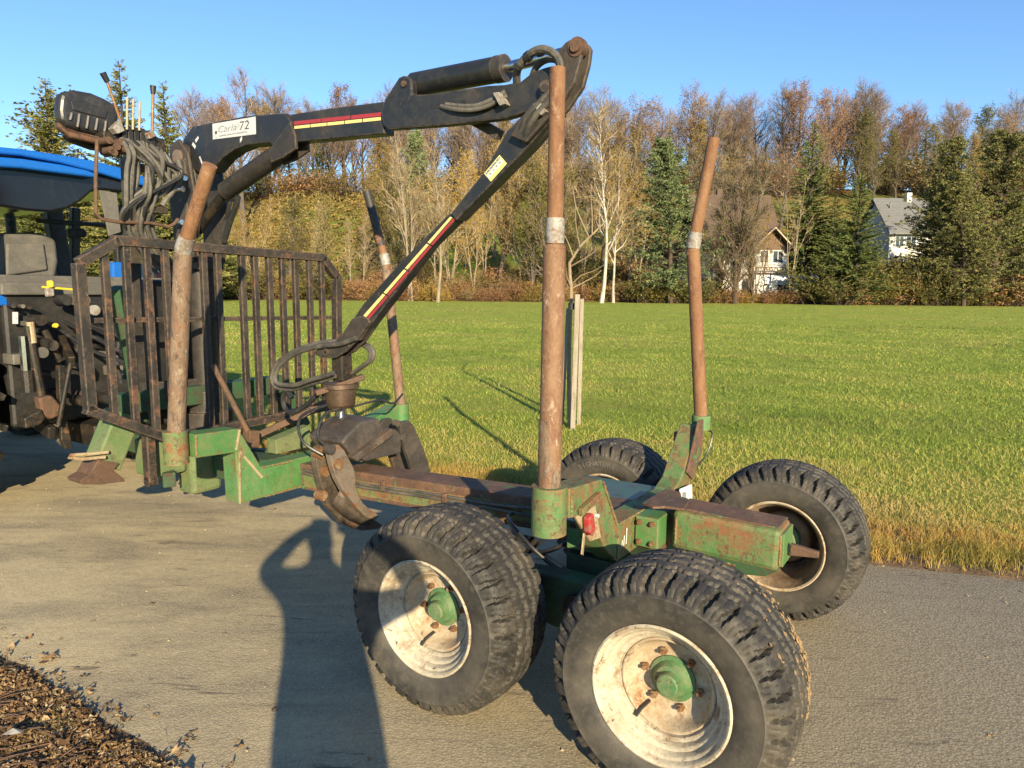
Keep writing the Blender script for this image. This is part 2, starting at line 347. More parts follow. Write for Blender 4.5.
wheel0.location = P(WB, -WV, RT); wheel0.rotation_euler = (0, R_(25), 0)      # near side: outboard is +y local = -v
def add_wheel(u, v, spin, label, flip):
    c = dup(wheel0, trailer, P(u, v, RT)); c.rotation_euler = (0, R_(spin), PI if flip else 0); c['label'] = label; return c
wheel_b = add_wheel(-WB, -WV, 8, 'closest wheel with tan mud on its tread edge', False)
wheel_c = add_wheel(-WB, WV, 40, 'wheel showing its hollow inner side, by the grass edge', True)
wheel_d = add_wheel(WB, WV, 70, 'wheel half hidden behind the green frame', True)
# mud smears on the tread edge of the closest wheel
rgm = random.Random(17); mb2 = MB()
for k in range(420):
    th = R_(rgm.gauss(172, 26)); yl = rgm.gauss(-.055, .055); yl = max(-.13, min(.10, yl)); rr = RT-.010+rgm.uniform(-.004,.006); s = rgm.uniform(.003,.010)
    c = Vector((rr*math.cos(th), yl, rr*math.sin(th))); e1 = Vector((-math.sin(th), 0, math.cos(th))); e2 = Vector((0,1,0)); e3 = c.copy(); e3.y = 0; e3.normalize()
    mb2.add([c+e1*s*rgm.uniform(.8,2.2), c+e2*s*rgm.uniform(.6,1.2), c-e1*s*rgm.uniform(.8,2.2), c-e2*s*rgm.uniform(.6,1.2), c+e3*s*rgm.uniform(.3,.8), c-e3*s*.5], [(0,1,4),(1,2,4),(2,3,4),(3,0,4),(1,0,5),(2,1,5),(3,2,5),(0,3,5)])
Rm = Matrix.Rotation(R_(-8), 3, 'Y'); mb2.v = [tuple(Rm @ Vector(p)) for p in mb2.v]
mo = place('dried_mud', mb2.mesh('dried_mud', wmat('tan_dried_mud', (.30,.20,.10), [((.20,.13,.07),20,.45,.65)], .95, 0, .4, 160)), wheel_b); mo['kind'] = 'stuff'
def text_mesh(body, size, extrude=.0006, align='CENTER'):
    cu = bpy.data.curves.new('lettering', 'FONT'); cu.body = body; cu.size = size; cu.extrude = extrude; cu.align_x = align; cu.align_y = 'CENTER'
    ob = bpy.data.objects.new('lettering', cu); col.objects.link(ob)
    bpy.context.view_layer.update()
    me = bpy.data.meshes.new_from_object(ob.evaluated_get(bpy.context.evaluated_depsgraph_get()))
    bpy.data.objects.remove(ob); bpy.data.curves.remove(cu); return me
def arc_text(word, parent, r, a0, a1, size, side):                   # raised letters on a sidewall, in the wheel's own frame
    b = MB(); k = len(word)
    for i, ch in enumerate(word):
        me = text_mesh(ch, size, .0012); a = a0+(a1-a0)*i/(k-1)
        up = Vector((math.cos(a), 0, math.sin(a))); nrm = Vector((0, side, 0)); rt = up.cross(nrm)
        c = up*r+nrm*.1775
        b.add([c+rt*v.co.x+up*v.co.y+nrm*v.co.z for v in me.vertices], [tuple(p.vertices) for p in me.polygons])
    o = place('sidewall_lettering', b.mesh('sidewall_lettering', M['letter']), parent); return o
M['letter'] = rubber('dusty_raised_letters', (.11,.10,.085), (.19,.17,.135), .4, .7)
# outward frame of the far-front wheel: inner side is -y local, spun by 70 deg about y
def arc_for(wheel, spin, flip, mid_deg, half_deg):
    # angle in trailer frame (from +u towards +z) -> wheel local angle
    f = -1 if flip else 1
    g = lambda d: (math.atan2(math.sin(R_(d)), f*math.cos(R_(d))))
    s = R_(spin)
    out = []
    for d in (mid_deg+half_deg, mid_deg-half_deg):
        x, z = math.cos(R_(d)), math.sin(R_(d))
        v = Matrix.Rotation(PI if flip else 0, 3, 'Z') @ Matrix.Rotation(s, 3, 'Y')
        l = v.inverted() @ Vector((x, 0, z)); out.append(math.atan2(l.z, l.x))
    a0, a1 = out
    while a1-a0 > PI: a1 -= 2*PI
    while a0-a1 > PI: a1 += 2*PI
    return a0, a1
# ---- stakes
def stake(pts, r_low, r_up, joint, m_low, m_up, mid_len, cap_m=None, tilt=None):
    """pts: bottom, joint, top in (u,v,z)"""
    a, j, t = [P(*p) for p in pts]
    lo = MB(); d = (j-a).normalized(); lo.cyl(a, j-d*.02, r_low, r_low*.97, n=28)
    lo.cyl(j-d*.03, j-d*.015, r_low*1.0, r_up*1.06, n=28)
    s = lo.build('stake', m_low, trailer)
    up = MB(); d2 = (t-j).normalized(); up.cyl(j-d2*.05, t, r_up, r_up*.97, n=24)
    up.build('stake_upper_tube', m_up, s, bevel=.004)
    bd = MB(); bd.cyl(j-d*.012+d2*.0, j+d2*.075, r_up*1.16, r_up*1.13, n=28)
    bd.cyl(j+d2*.004, j+d2*.062, r_up*1.19, r_up*1.17, n=28)
    bd.build('joint_band', M['band'], s)
    if cap_m: MB().cyl(t-d2*mid_len, t+d2*.003, r_up*1.03, r_up*1.02, n=24).build('stake_cap', cap_m, s)
    return s
nr = [(0.007,0.982), (0.000,1.895), (-0.001,2.472)]
nf = [(2.310,0.905), (2.156,1.913), (1.898,2.311)]
fr = [(-0.020,1.007), (0.066,1.971), (-0.026,2.536)]
ff = [(2.252,0.852), (2.380,1.909), (2.558,2.435)]
def u3(a, v): return [(u, v, z) for u, z in a]
s1 = stake(u3(nr,-.83), .0415, .0285, 1, M['rust_pipe_tan'], M['rust_pipe'], .1); tag(s1, 'tall tan rusty stake nearest the middle of the photo')
s2 = stake(u3(nf,-.87), .046, .036, 1, M['rust_pipe_low'], M['rust_pipe'], .1); tag(s2, 'scuffed stake in front of the headboard')
s3 = stake(u3(fr,.83), .037, .033, 1, M['rust_pipe'], M['rust_pipe'], .1); tag(s3, 'bent rusty stake leaning over the far rear wheel')
s4 = stake(u3(ff,.87), .036, .030, 1, M['rust_pipe_low'], M['rust_pipe'], .42, M['pipe_dark']); tag(s4, 'leaning stake with a black top in front of the field')
MB().cyl(P(nr[0][0],-.83,nr[0][1]), P(nr[0][0]+.001,-.83,nr[0][1]+.27), .0425, .0420, n=28).build('scuffed_sleeve', M['rust_pipe_low'], s1)
def rust_ring(p, rr, m, h, parent): MB().cyl(P(*p), P(p[0],p[1],p[2]+h), rr, rr*.99, n=28).build('rusty_ring', m, parent)
rust_ring((nf[0][0],-.87,nf[0][1]-.01), .050, M['rusty'], .07, s2)
# ---- bunks: outline in the (v, z) plane
UB_F, UB_R = 2.30, 0.0
def bunk(u0, u1, outline, label, mat):
    b = MB(); b.prism(outline, u0, u1, lambda v, z, u: P(u, v, z))
    o = b.build('bunk', mat, trailer, bevel=.006); tag(o, label); return o
fb = [(-0.811,0.929), (-0.537,0.901), (-0.398,0.665)]
def thick(path, h):                                                  # a band of height h along a (v,z) path
    n = len(path); up = []; dn = []
    for i, (v, z) in enumerate(path):
        a = path[max(0,i-1)]; b2 = path[min(n-1,i+1)]
        def nrm(p, q):
            dx, dz = q[0]-p[0], q[1]-p[1]; L = math.hypot(dx, dz); return (-dz/L, dx/L)
        n1 = nrm(a, path[i]) if i else nrm(path[0], path[1]); n2 = nrm(path[i], b2) if i < n-1 else nrm(path[-2], path[-1])
        mx, mz = n1[0]+n2[0], n1[1]+n2[1]; L = math.hypot(mx, mz); mx /= L; mz /= L
        k = h/2/max(.5, (mx*n1[0]+mz*n1[1])); up.append((v+mx*k, z+mz*k)); dn.append((v-mx*k, z-mz*k))
    return up+dn[::-1]
bf = bunk(2.24, 2.37, [(-.80,.93),(-.53,.92),(-.385,.665),(.36,.66),(.50,.80),(.83,.875),(.83,.755),(.585,.69),(.44,.475),(-.545,.475),(-.555,.785),(-.80,.80)], 'front bunk cross frame with stepped near arm', M['green'])
w_ = MB(); w_.bar(P(2.236,-.535,.79), P(2.236,-.385,.60), .006, .014); w_.bar(P(2.236,-.555,.80), P(2.236,-.525,.915), .006, .012); w_.bar(P(2.236,-.545,.48),P(2.236,-.535,.78),.006,.012); w_.build('weld_seam', M['tan_plate'], bf)
def socket(u, v, z0, z1, r, m, parent, name='post_socket'):
    b = MB(); b.cyl(P(u,v,z0), P(u,v,z1), r, n=32); o = b.build(name, m, parent, bevel=.006); return o
socket(nf[0][0]+.006, -.87, .775, .955, .064, M['green_pale'] if False else M['green_rust'], bf)
socket(ff[0][0], .87, .72, .885, .056, M['green'], bf)
br = bunk(-.05, .055, [(-.775,.99),(-.50,.965),(-.345,.735),(.335,.715),(.45,.755),(.70,1.00),(.80,.985),(.80,.90),(.66,.83),(.55,.63),(.42,.56),(-.33,.56),(-.46,.66),(-.585,.845),(-.775,.875)], 'rear bunk cross frame with worn orange rusty faces', M['green_rust'])
socket(nr[0][0], -.83, .825, 1.005, .066, M['green_rust'], br)
socket(fr[0][0], .83, .955, 1.035, .052, M['green'], br)
# gusset and lugs beside the near rear socket
g = MB(); g.prism([(-.73,.87),(-.56,.87),(-.50,.72),(-.60,.735)], -.052, -.040, lambda v, z, u: P(u, v, z)); g.build('gusset', M['tan_plate'], br, bevel=.002)
g = MB(); g.prism([(-.715,.90),(-.55,.93),(-.56,.905),(-.71,.87)], -.075, -.053, lambda v, z, u: P(u, v, z)); g.build('bracket', M['green_rust'], br, bevel=.003)
tl = MB(); tl.prism([(-.685,.86),(-.65,.872),(-.625,.80),(-.655,.778),(-.68,.80)], -.090, -.058, lambda v, z, u: P(u, v, z)); o = tl.build('tail_lamp', M['red'], trailer, bevel=.008); tag(o, 'muddy broken red tail lamp under the near rear stake')
MB().cyl(P(-.10,-.655,.865), P(-.112,-.655,.865), .008, n=14).add([],[]).build('lamp_bolt', M['silver_label'], o)
MB().bar(P(-.075,-.70,.80), P(-.085,-.735,.73), .005, .03).build('bent_strip', M['tan_plate'], br)
# white plate on the far arm
wp = MB(); wp.prism([(0.330,0.736), (0.506,0.721), (0.539,0.583), (0.359,0.603)], -.090, -.082, lambda v, z, u: P(u, v, z)); o = wp.build('reflector_plate', M['white'], br, bevel=.003)
MB().prism([(0.356,0.710), (0.401,0.707), (0.414,0.653), (0.369,0.657)], -.0935, -.0915, lambda v, z, u: P(u, v, z)).build('plate_mark', M['ink_soft'], br)
tl2 = MB(); tl2.prism([(.70,.95),(.74,.95),(.74,.83),(.70,.82)], .056, .09, lambda v, z, u: P(u, v, z)); tl2.build('red_reflector', M['red'], br, bevel=.006)
MB().tube(spline([P(-.03,.80,.96), P(-.07,.88,.93), P(-.06,.84,.82), P(-.02,.74,.74)]), .005, 6).build('lamp_cable', M['hose_black'], br)
# far-arm facing plate (upright with rusty face)
up_ = MB(); up_.prism([(.50,.78),(.66,1.03),(.735,1.03),(.735,.86),(.60,.72)], -.066, -.0525, lambda v, z, u: P(u, v, z)); up_.build('arm_plate', M['rust_beam'], br, bevel=.004)
# ---- main beam, sloping gently down towards the drawbar
def beam_seg(u0, z0, u1, z1, wv, hh, m, name, bevel=.008):
    b = MB(); b.bar(P(u0,0,z0-hh/2), P(u1,0,z1-hh/2), wv, hh); o = b.build(name, m, trailer, bevel=bevel); return o
zt = lambda u: .735-.045*(u-.0)
mb_ = beam_seg(-.16, .722, 2.236, .628, .20, .165, M['rust_beam'], 'main_beam'); tag(mb_, 'long rusty centre beam')
b = MB(); b.box(P(.06,-.104,.58), P(.45,-.1008,.66)); 
beam_seg(2.375, .62, 3.15, .56, .20, .165, M['green_dark'], 'front_beam')
for (ua, ub, za, zb) in ((.75,1.15,.535,.565),(1.25,1.75,.50,.56),(1.8,2.2,.48,.55)):
    pass
bs = MB(); bs.bar(P(.30,-.1015,.617), P(2.2,-.1015,.530), .004, .09); bs.build('painted_web', M['green_rust'], mb_)
ex = beam_seg(-.205, .764, -.665, .752, .205, .178, M['green_rust'], 'rear_beam', .022); tag(ex, 'stub end of the beam with green flakes on rusty steel')
e2 = MB(); e2.bar(P(-.22,0,.7675), P(-.655,0,.756), .168, .010); e2.build('rusty_top_flange', M['rust_beam'], ex, bevel=.003)
e3 = MB(); e3.box(P(-.663,-.085,.595), P(-.678,.085,.735)); e3.build('end_plate', M['green'], ex, bevel=.003)
e4 = MB(); e4.bar(P(-.69,-.01,.655), P(-.80,.00,.650), .03, .05, w2=.024, h2=.026); e4.build('hitch_tongue', M['rusty'], ex, bevel=.004)
jb = MB(); jb.box(P(-.056,-.16,.585), P(-.165,.15,.725)); jb.build('beam_joint_block', M['green'], trailer, bevel=.006)
fl = MB(); fl.prism([(-.085,-.16),(-.15,-.19),(-.19,-.155),(-.27,-.14),(-.255,-.04),(-.235,.02),(-.20,.03),(-.17,.10),(-.09,.12)], .7775, .789, lambda u, v, z: P(u, v, z)); fl.build('torn_flange', M['rust_beam'], trailer, bevel=.003)
pl = MB(); pl.prism([(.06,-.33),(.06,.42),(.50,.42),(.42,.05),(.33,-.33)], .690, .704, lambda u, v, z: P(u, v, z)); o = pl.build('deck_plate', M['deck'] if 'deck' in M else M['green_dark'], trailer, bevel=.003)
tag(o, 'flat worn deck plate with a sky reflection painted teal, behind the rear bunk')
# ---- bogie
sd_ = MB(); sd_.box(P(-.12,-.34,.30), P(.195,.34,.556)); sd_.build('bogie_saddle', M['green_dark'], trailer, bevel=.006)
sp = MB(); sp.box(P(-.06,-.345,.58), P(.19,-.325,.672)); sp.build('saddle_plate', M['green'], trailer, bevel=.004)
def marks(b):
    for k, (dv, h) in enumerate(((-.0,.05),(.02,.075),(.045,.12))):
        b.bar(P(-.056,-.30+dv,.62+.0), P(-.056,-.296+dv,.62+h*.6), .006, .002)
    return b
marks(MB()).build('white_paint_mark', M['white'], br)
for s in (-1, 1):
    bb = MB(); v0 = s*.47
    bb.prism([(-.56,.38),(-.50,.34),(-.15,.29),(.15,.29),(.50,.34),(.56,.38),(.56,.455),(.50,.49),(.15,.52),(-.15,.52),(-.50,.49),(-.56,.455)], v0-.055, v0+.055, lambda u, z, v: P(u, v, z))
    o = bb.build('bogie_beam', M['green_dark'], trailer, bevel=.01)
    MB().cyl(P(.03,s*.34,.41), P(.03,s*.56,.41), .06, n=24).build('pivot_pin', M['grease'], o)
hz = MB()
hz.tube(spline([P(.19,-.28,.60), P(.32,-.30,.52), P(.45,-.25,.50), P(.65,-.12,.56)]), .011, 8)
hz.tube(spline([P(.19,-.22,.62), P(.30,-.33,.60), P(.44,-.32,.47), P(.55,-.36,.43)]), .010, 8)
hz.tube(spline([P(.62,-.12,.60), P(.50,-.35,.66), P(.36,-.42,.60), P(.26,-.40,.52), P(.2,-.36,.47)]), .009, 8)
hz.build('brake_hose', M['hose_black'], trailer)
MB().cyl(P(.60,-.20,.52), P(.21,-.335,.475), .013, n=12).build('brake_rod', M['tan_plate'], trailer)
MB().cyl(P(.78,-.16,.48), P(.45,-.22,.50), .04, n=18).build('brake_cylinder', M['grease'], trailer)
# ---- headboard in the plane u = 3.0
UH = 3.0
def hb(v, z, u=UH): return P(u, v, z)
o_pts = [(-.975,1.855),(-.745,1.995),(.815,1.965),(.965,1.815),(.945,.80),(-.50,.765),(-.965,1.01)]
hbm = MB()
for i in range(len(o_pts)):
    a, c = o_pts[i], o_pts[(i+1)%len(o_pts)]
    d = Vector((c[0]-a[0], c[1]-a[1])); d.normalize()
    e = .0 if i not in (1,3,5) else .03
    hbm.bar(P(UH, a[0]-d.x*e, a[1]-d.y*e), P(UH, c[0]+d.x*e, c[1]+d.y*e), .058, .062, up=(1,0,0))
head = hbm.build('headboard', M['head_paint'], trailer, bevel=.005); tag(head, 'black barred headboard with rusty edges')
def edge_z(v, top):
    pts = [(-.975,1.855),(-.745,1.995),(.815,1.965),(.965,1.815)] if top else [(-.965,1.01),(-.50,.765),(.945,.80)]
    for a, c in zip(pts, pts[1:]):
        if a[0] <= v <= c[0]: return a[1]+(c[1]-a[1])*(v-a[0])/(c[0]-a[0])
    return pts[-1][1]
bar_px = [(-0.829,1.648), (-0.705,1.648), (-0.576,1.647), (-0.459,1.646), (-0.196,1.645), (-0.092,1.644), (0.096,1.643), (0.202,1.643), (0.322,1.642), (0.437,1.641), (0.556,1.641), (0.690,1.640), (0.810,1.639)]
for v, z in bar_px:
    bb = MB(); bb.bar(P(UH+.0, v, edge_z(v, False)+.02), P(UH+.0, v, edge_z(v, True)-.02), .042, .036, up=(1,0,0))
    bb.build('bar', M['head_paint'], head, bevel=.004)
cr = MB(); cr.bar(P(UH+.045,-.93,1.53), P(UH+.045,.93,1.50), .03, .045, up=(1,0,0)); cr.build('cross_rail', M['head_paint'], head, bevel=.004)
# slanting struts and feet in front of the headboard
st = MB(); sa_ = [(-0.208,1.221), (-0.055,0.759)]; st.cyl(P(2.93,sa_[0][0],sa_[0][1]), P(2.8,sa_[1][0],sa_[1][1]), .019, n=14); st.build('diagonal_strut', M['rusty'], trailer)
st = MB(); st.bar(P(2.95,.32,.72), P(2.62,.60,.95), .045, .045); st.bar(P(2.95,.10,.68), P(2.65,.36,.86), .045, .045); st.build('low_brace', M['rusty'], trailer, bevel=.004)
st = MB(); st.prism([(-0.070,0.775), (0.009,0.762), (0.003,0.644), (-0.076,0.659)], 2.76, 2.84, lambda v, z, u: P(u, v, z)); st.build('strut_foot', M['rusty'], trailer, bevel=.005)
st = MB(); st.prism([(.06,.60),(.36,.60),(.36,.755),(.06,.70)], 2.76, 2.66, lambda v, z, u: P(u, v, z)); st.build('pedestal_box', M['green_pale'], trailer, bevel=.006)
# warning marker by the far front bunk
wm_ = MB(); a = P(2.30,.34,.735); wm_.box(P(2.26,.27,.70), P(2.30,.345,.86)); o = wm_.build('warning_marker', M['orange'], trailer, bevel=.003)
for k in range(3):
    MB().bar(P(2.258,.265,.725+.05*k), P(2.258,.35,.755+.05*k), .003, .016, up=(1,0,0)).build('black_stripe', M['ink'], o)
# drawbar and jack stand beyond the headboard
db = MB(); db.bar(P(3.15,0,.47), P(4.75,0,.52), .13, .15); db.bar(P(3.15,-.42,.45), P(3.95,-.05,.48), .08, .1); db.bar(P(3.15,.42,.45), P(3.95,.05,.48), .08, .1)
o = db.build('drawbar', M['green_dark'], trailer, bevel=.008); MB().lathe([(-.03,.045),(-.03,.08),(.03,.08),(.03,.045),(-.03,.045)], P(4.82,0,.52), n=20).build('tow_eye', M['grease'], o)
# stabiliser box, jack leg and side tank under the headboard
tk = MB(); tk.box(P(3.16,-.25,.30), P(3.34,-.02,.62)); tk.build('drawbar_box', M['green_pale'], trailer, bevel=.03)
tk = MB(); tk.box(P(3.20,-.50,.47), P(3.42,-.26,.72)); tk.build('side_tank', M['green_pale'], trailer, bevel=.02)
tk = MB(); tk.box(P(3.12,-.575,.475), P(3.19,-.515,.80)); tk.cyl(P(3.155,-.575,.475),P(3.155,-.515,.475),.035,n=16); tk.build('jack_leg', M['head_paint'], trailer, bevel=.008)

arc_a0, arc_a1 = arc_for(wheel_d, 70, True, 82, 21)
arc_text('SIGNATURE', wheel_d, .300, arc_a1, arc_a0, .040, -1)

# weld beads, bolts and pipes on the frame
def weld(parent, a, b_, r=.006):
    a, b_ = Vector(a), Vector(b_); n = max(4, int((b_-a).length/.009)); rw = random.Random(int(abs(a.x*1000+a.z*777)))
    MB().tube([a.lerp(b_, i/n)+Vector((rw.uniform(-1,1), rw.uniform(-1,1), rw.uniform(-1,1)))*.0012 for i in range(n+1)], [r*(.8+.45*(i % 2)) for i in range(n+1)], 6).build('weld_seam', M['green_rust'], parent)
weld(bf, P(2.238,-.80,.925), P(2.238,-.80,.81)); weld(bf, P(2.238,-.385,.66), P(2.238,-.16,.655)); weld(bf, P(2.236,-.37,.48), P(2.236,.30,.476))
weld(br, P(-.053,-.765,.985), P(-.053,-.765,.88)); weld(br, P(-.053,-.33,.73), P(-.053,.33,.712)); weld(br, P(-.053,-.50,.955), P(-.053,-.35,.735))
weld(ex, P(-.225,-.104,.61), P(-.225,-.104,.735)); weld(ex, P(-.664,-.088,.60), P(-.664,-.088,.73))
hb = MB(); hb.cyl((0,0,0), (0,.012,0), .013, n=6, smooth=False); hb.cyl((0,.012,0), (0,.02,0), .007, n=8); hbm_ = hb.mesh('bolt', M['bolt'])
for (u, v, z, par) in [(-.08,-.168,.61,trailer),(-.14,-.168,.61,trailer),(-.08,-.168,.70,trailer),(-.14,-.168,.70,trailer),(.0,-.348,.60,trailer),(.12,-.348,.60,trailer),(-.09,-.348,.36,trailer),(.17,-.348,.36,trailer)]:
    q_ = place('bolt', hbm_, par, P(u, v+.006, z)-ABS.get(par.name, Vector((0,0,0))))
pp_ = MB(); pp_.tube(spline([P(2.2,-.112,.60), P(1.7,-.112,.585), P(1.2,-.112,.61), P(.75,-.113,.625), P(.42,-.14,.66)], 5), .009, 8); pp_.tube(spline([P(2.2,-.112,.575), P(1.7,-.112,.565), P(1.2,-.112,.588), P(.8,-.113,.60), P(.42,-.16,.62)], 5), .009, 8); pp_.build('brake_pipe', M['hose'], trailer)
for u in (1.95,1.5,1.05): MB().box(P(u,-.102,.57), P(u+.03,-.122,.63)).build('pipe_clip', M['rust_beam'], trailer, bevel=.003)
# ================================================================== the loader crane
crane = frame_thing('loader_crane', 'black folding loader crane with red and yellow stripes, standing between trailer headboard and tractor', 'crane', (3.32, 0, .60))
VP = -.085
def side(poly, v0, v1): 
    b = MB(); b.prism(poly, v0, v1, lambda u, z, v: P(u, v, z)); return b
# column with slew housing
c = MB(); c.cyl(P(3.32,0,.60), P(3.32,0,.85), .17, n=28); c.cyl(P(3.32,0,.85), P(3.32,0,1.0), .13, n=28); c.cyl(P(3.32,0,1.0), P(3.32,0,2.0), .085, n=24)
c.build('slew_post', M['black_worn'], crane, bevel=.006)
c = MB()
for s in (-1, 1): c.prism([(3.22,1.9),(3.42,1.9),(3.46,2.35),(3.42,2.68),(3.32,2.72),(3.22,2.62),(3.16,2.3)], s*.115-.012, s*.115+.012, lambda u, z, v: P(u, v, z))
c.box(P(3.2,-.10,1.85), P(3.44,.10,2.0)); c.build('column_head', M['black_worn'], crane, bevel=.008)
c = MB(); c.cyl(P(3.32,-.145,2.60), P(3.32,.145,2.60), .045, n=20); c.build('main_pin', M['claw_tan'], crane, bevel=.004)
# gooseneck and main boom (outlines on the near side plates)
gn = [(3.220,2.793), (2.670,2.793), (2.295,2.765), (2.235,2.711), (2.225,2.647), (2.268,2.583), (2.369,2.564), (2.441,2.609), (2.661,2.617), (2.793,2.599), (2.910,2.561), (3.032,2.489), (3.175,2.494), (3.283,2.549), (3.370,2.610), (3.325,2.724)]
b = side(gn, -.085, .02); gneck = b.build('gooseneck', M['black'], crane, bevel=.008)
bm_ = [(2.316,2.755), (1.913,2.746), (1.498,2.727), (1.498,2.740), (1.469,2.746), (1.502,2.561), (2.173,2.589), (2.288,2.598)]
boom_poly = [bm_[0], bm_[1], bm_[2], bm_[5], bm_[6], bm_[7]]
kn = [(1.474,2.732), (1.373,2.827), (1.345,2.833), (1.311,2.825), (1.284,2.803), (1.285,2.729), (1.184,2.717), (0.813,2.706), (0.708,2.695), (0.612,2.697), (0.546,2.730), (0.487,2.738), (0.445,2.741), (0.418,2.697), (0.443,2.635), (0.485,2.592), (0.566,2.558), (0.639,2.544), (0.696,2.537), (1.035,2.547), (1.449,2.571), (1.492,2.597), (1.504,2.671)]
b = side(boom_poly, -.075, .01); boom = b.build('boom', M['black'], crane, bevel=.006)
b = side(kn, -.097, -.045); knu = b.build('boom_knuckle', M['black'], crane, bevel=.01)
# black plate on the knuckle face, painting in the shade of a slot
sl = [(1.154,2.661), (1.063,2.663), (0.931,2.655), (0.931,2.639), (1.037,2.633), (1.154,2.641)]
b = side(sl, -.0985, -.0965); b.build('slot_shade_plate', M['trac_black'], knu)
# stick: head plates, outer tube, inner extension
sh = [(0.395,2.791), (0.355,2.818), (0.310,2.829), (0.270,2.820), (0.240,2.785), (0.246,2.728), (0.273,2.627), (0.360,2.535), (0.468,2.452), (0.626,2.313), (0.812,2.282), (0.690,2.472), (0.567,2.548), (0.450,2.622), (0.414,2.695)]
hd = [(0.450,2.622), (0.414,2.703), (0.395,2.791), (0.360,2.819), (0.320,2.831), (0.290,2.821), (0.275,2.796), (0.283,2.734), (0.311,2.641), (0.386,2.552), (0.474,2.483), (0.565,2.408), (0.650,2.449), (0.567,2.548)]
b = MB()
for s in (-.112, -.030): b.prism(hd, s-.013, s+.013, lambda u, z, v: P(u, v, z))
hp = b.build('elbow_plate', M['black_worn'], crane, bevel=.006)
so_ = [(0.553,2.589), (0.418,2.536), (0.578,2.396), (1.009,2.075), (1.107,2.105), (1.041,2.114), (0.834,2.302), (0.698,2.483)]
so_ = [so_[0], so_[1], so_[2], so_[3], so_[5], so_[6], so_[7]]
b = side(so_, -.082, .012); stick = b.build('stick', M['black'], crane, bevel=.006)
si = [(1.062,2.116), (1.010,2.083), (1.183,1.957), (1.613,1.542), (1.661,1.501), (1.780,1.543), (1.697,1.632), (1.403,1.871), (1.122,2.063)]
si = [si[0], si[1], si[2], si[3], si[4], si[5], si[6], si[7]]
b = side(si, -.068, .004); ext = b.build('stick_extension', M['black'], crane, bevel=.006)
tp = [(1.774,1.550), (1.710,1.569), (1.647,1.559), (1.631,1.536), (1.738,1.423), (1.830,1.354), (1.915,1.314), (2.036,1.304), (2.123,1.333), (2.068,1.360), (1.929,1.403), (1.851,1.465)]
b = MB()
for s in (-.070, .005): b.prism(tp, s-.010, s+.010, lambda u, z, v: P(u, v, z))
b.prism([tp[0], tp[1], tp[2], tp[3], tp[4], tp[11]], -.059, -.006, lambda u, z, v: P(u, v, z))
tip = b.build('stick_tip', M['black_worn'], crane, bevel=.005)
# pins
def pin(px, r, l, name='pin', mat='rusty'):
    u, z = px; b = MB(); b.cyl(P(u,-l,z), P(u,-.095,z), r, n=20); b.cyl(P(u,-l-.012,z), P(u,-.06,z), r*.6, n=16); return b.build(name, M[mat], crane, bevel=.004)
for q in [(0.304,2.789)]: pin(q, .042, .13)
for q in [(0.460,2.638)]: pin(q, .035, .128, mat='black_worn')
for q in [(1.332,2.787)]: pin(q, .026, .096)
for q in [(3.291,2.634)]: pin(q, .05, .092, mat='black_worn')
for q in [(1.985,1.346)]: pin(q, .022, .083, mat='claw')
# top cylinder
ca, cb, cc = [(1.350,2.808), (0.777,2.803), (0.399,2.821)]
cy = MB(); cy.cyl(P(ca[0],0,ca[1]), P(cb[0],0,cb[1]), .062, n=28); cyo = cy.build('stick_cylinder', M['black'], crane, bevel=.006)
cy = MB(); d = (P(cb[0],0,cb[1])-P(ca[0],0,ca[1])).normalized(); cy.cyl(P(cb[0],0,cb[1])-d*.04, P(cb[0],0,cb[1])+d*.018, .0645, n=28); cy.build('gland_nut', M['black_worn'], cyo, bevel=.005)
MB().cyl(P(cb[0],0,cb[1]), P(cc[0],0,cc[1]), .026, n=20).build('rod', M['chrome'], cyo)
# lift cylinder
la, lb, lc, ld_ = [(2.408,2.570), (2.563,2.530), (3.002,2.369), (3.252,2.285)]
cy = MB(); cy.cyl(P(la[0]-.05,0,la[1]+.02), P(lc[0],0,lc[1]), .062, n=28); lo_ = cy.build('lift_cylinder', M['black_worn'], crane, bevel=.006)
MB().cyl(P(lc[0],0,lc[1]), P(3.34,0,2.12), .034, n=18).build('rod', M['grease'], lo_)
lg = [(2.437,2.566), (2.238,2.708), (2.198,2.629), (2.193,2.548), (2.311,2.507), (2.423,2.487)]
b = MB()
for s in (-.082, .01): b.prism(lg, s-.01, s+.01, lambda u, z, v: P(u, v, z))
b.build('cylinder_lug', M['black_worn'], crane, bevel=.005)
lh = MB(); a = [(2.877,2.328), (2.902,2.271), (2.974,2.164), (3.048,2.034)]; lh.tube(spline([P(u, 0, z) for u, z in a], 6), .019, 8); a = [(3.005,2.313), (3.032,2.236), (3.083,2.145), (3.123,2.052)]; lh.tube(spline([P(u, .03, z) for u, z in a], 6), .014, 8); lh.build('lift_hose', M['hose_black'], crane)
# short strut under the elbow
sa, sb = [(0.993,2.599), (0.806,2.494)]
MB().bar(P(sa[0],.02,sa[1]), P(sb[0],.02,sb[1]), .05, .05).build('knuckle_link', M['black_worn'], crane, bevel=.005)
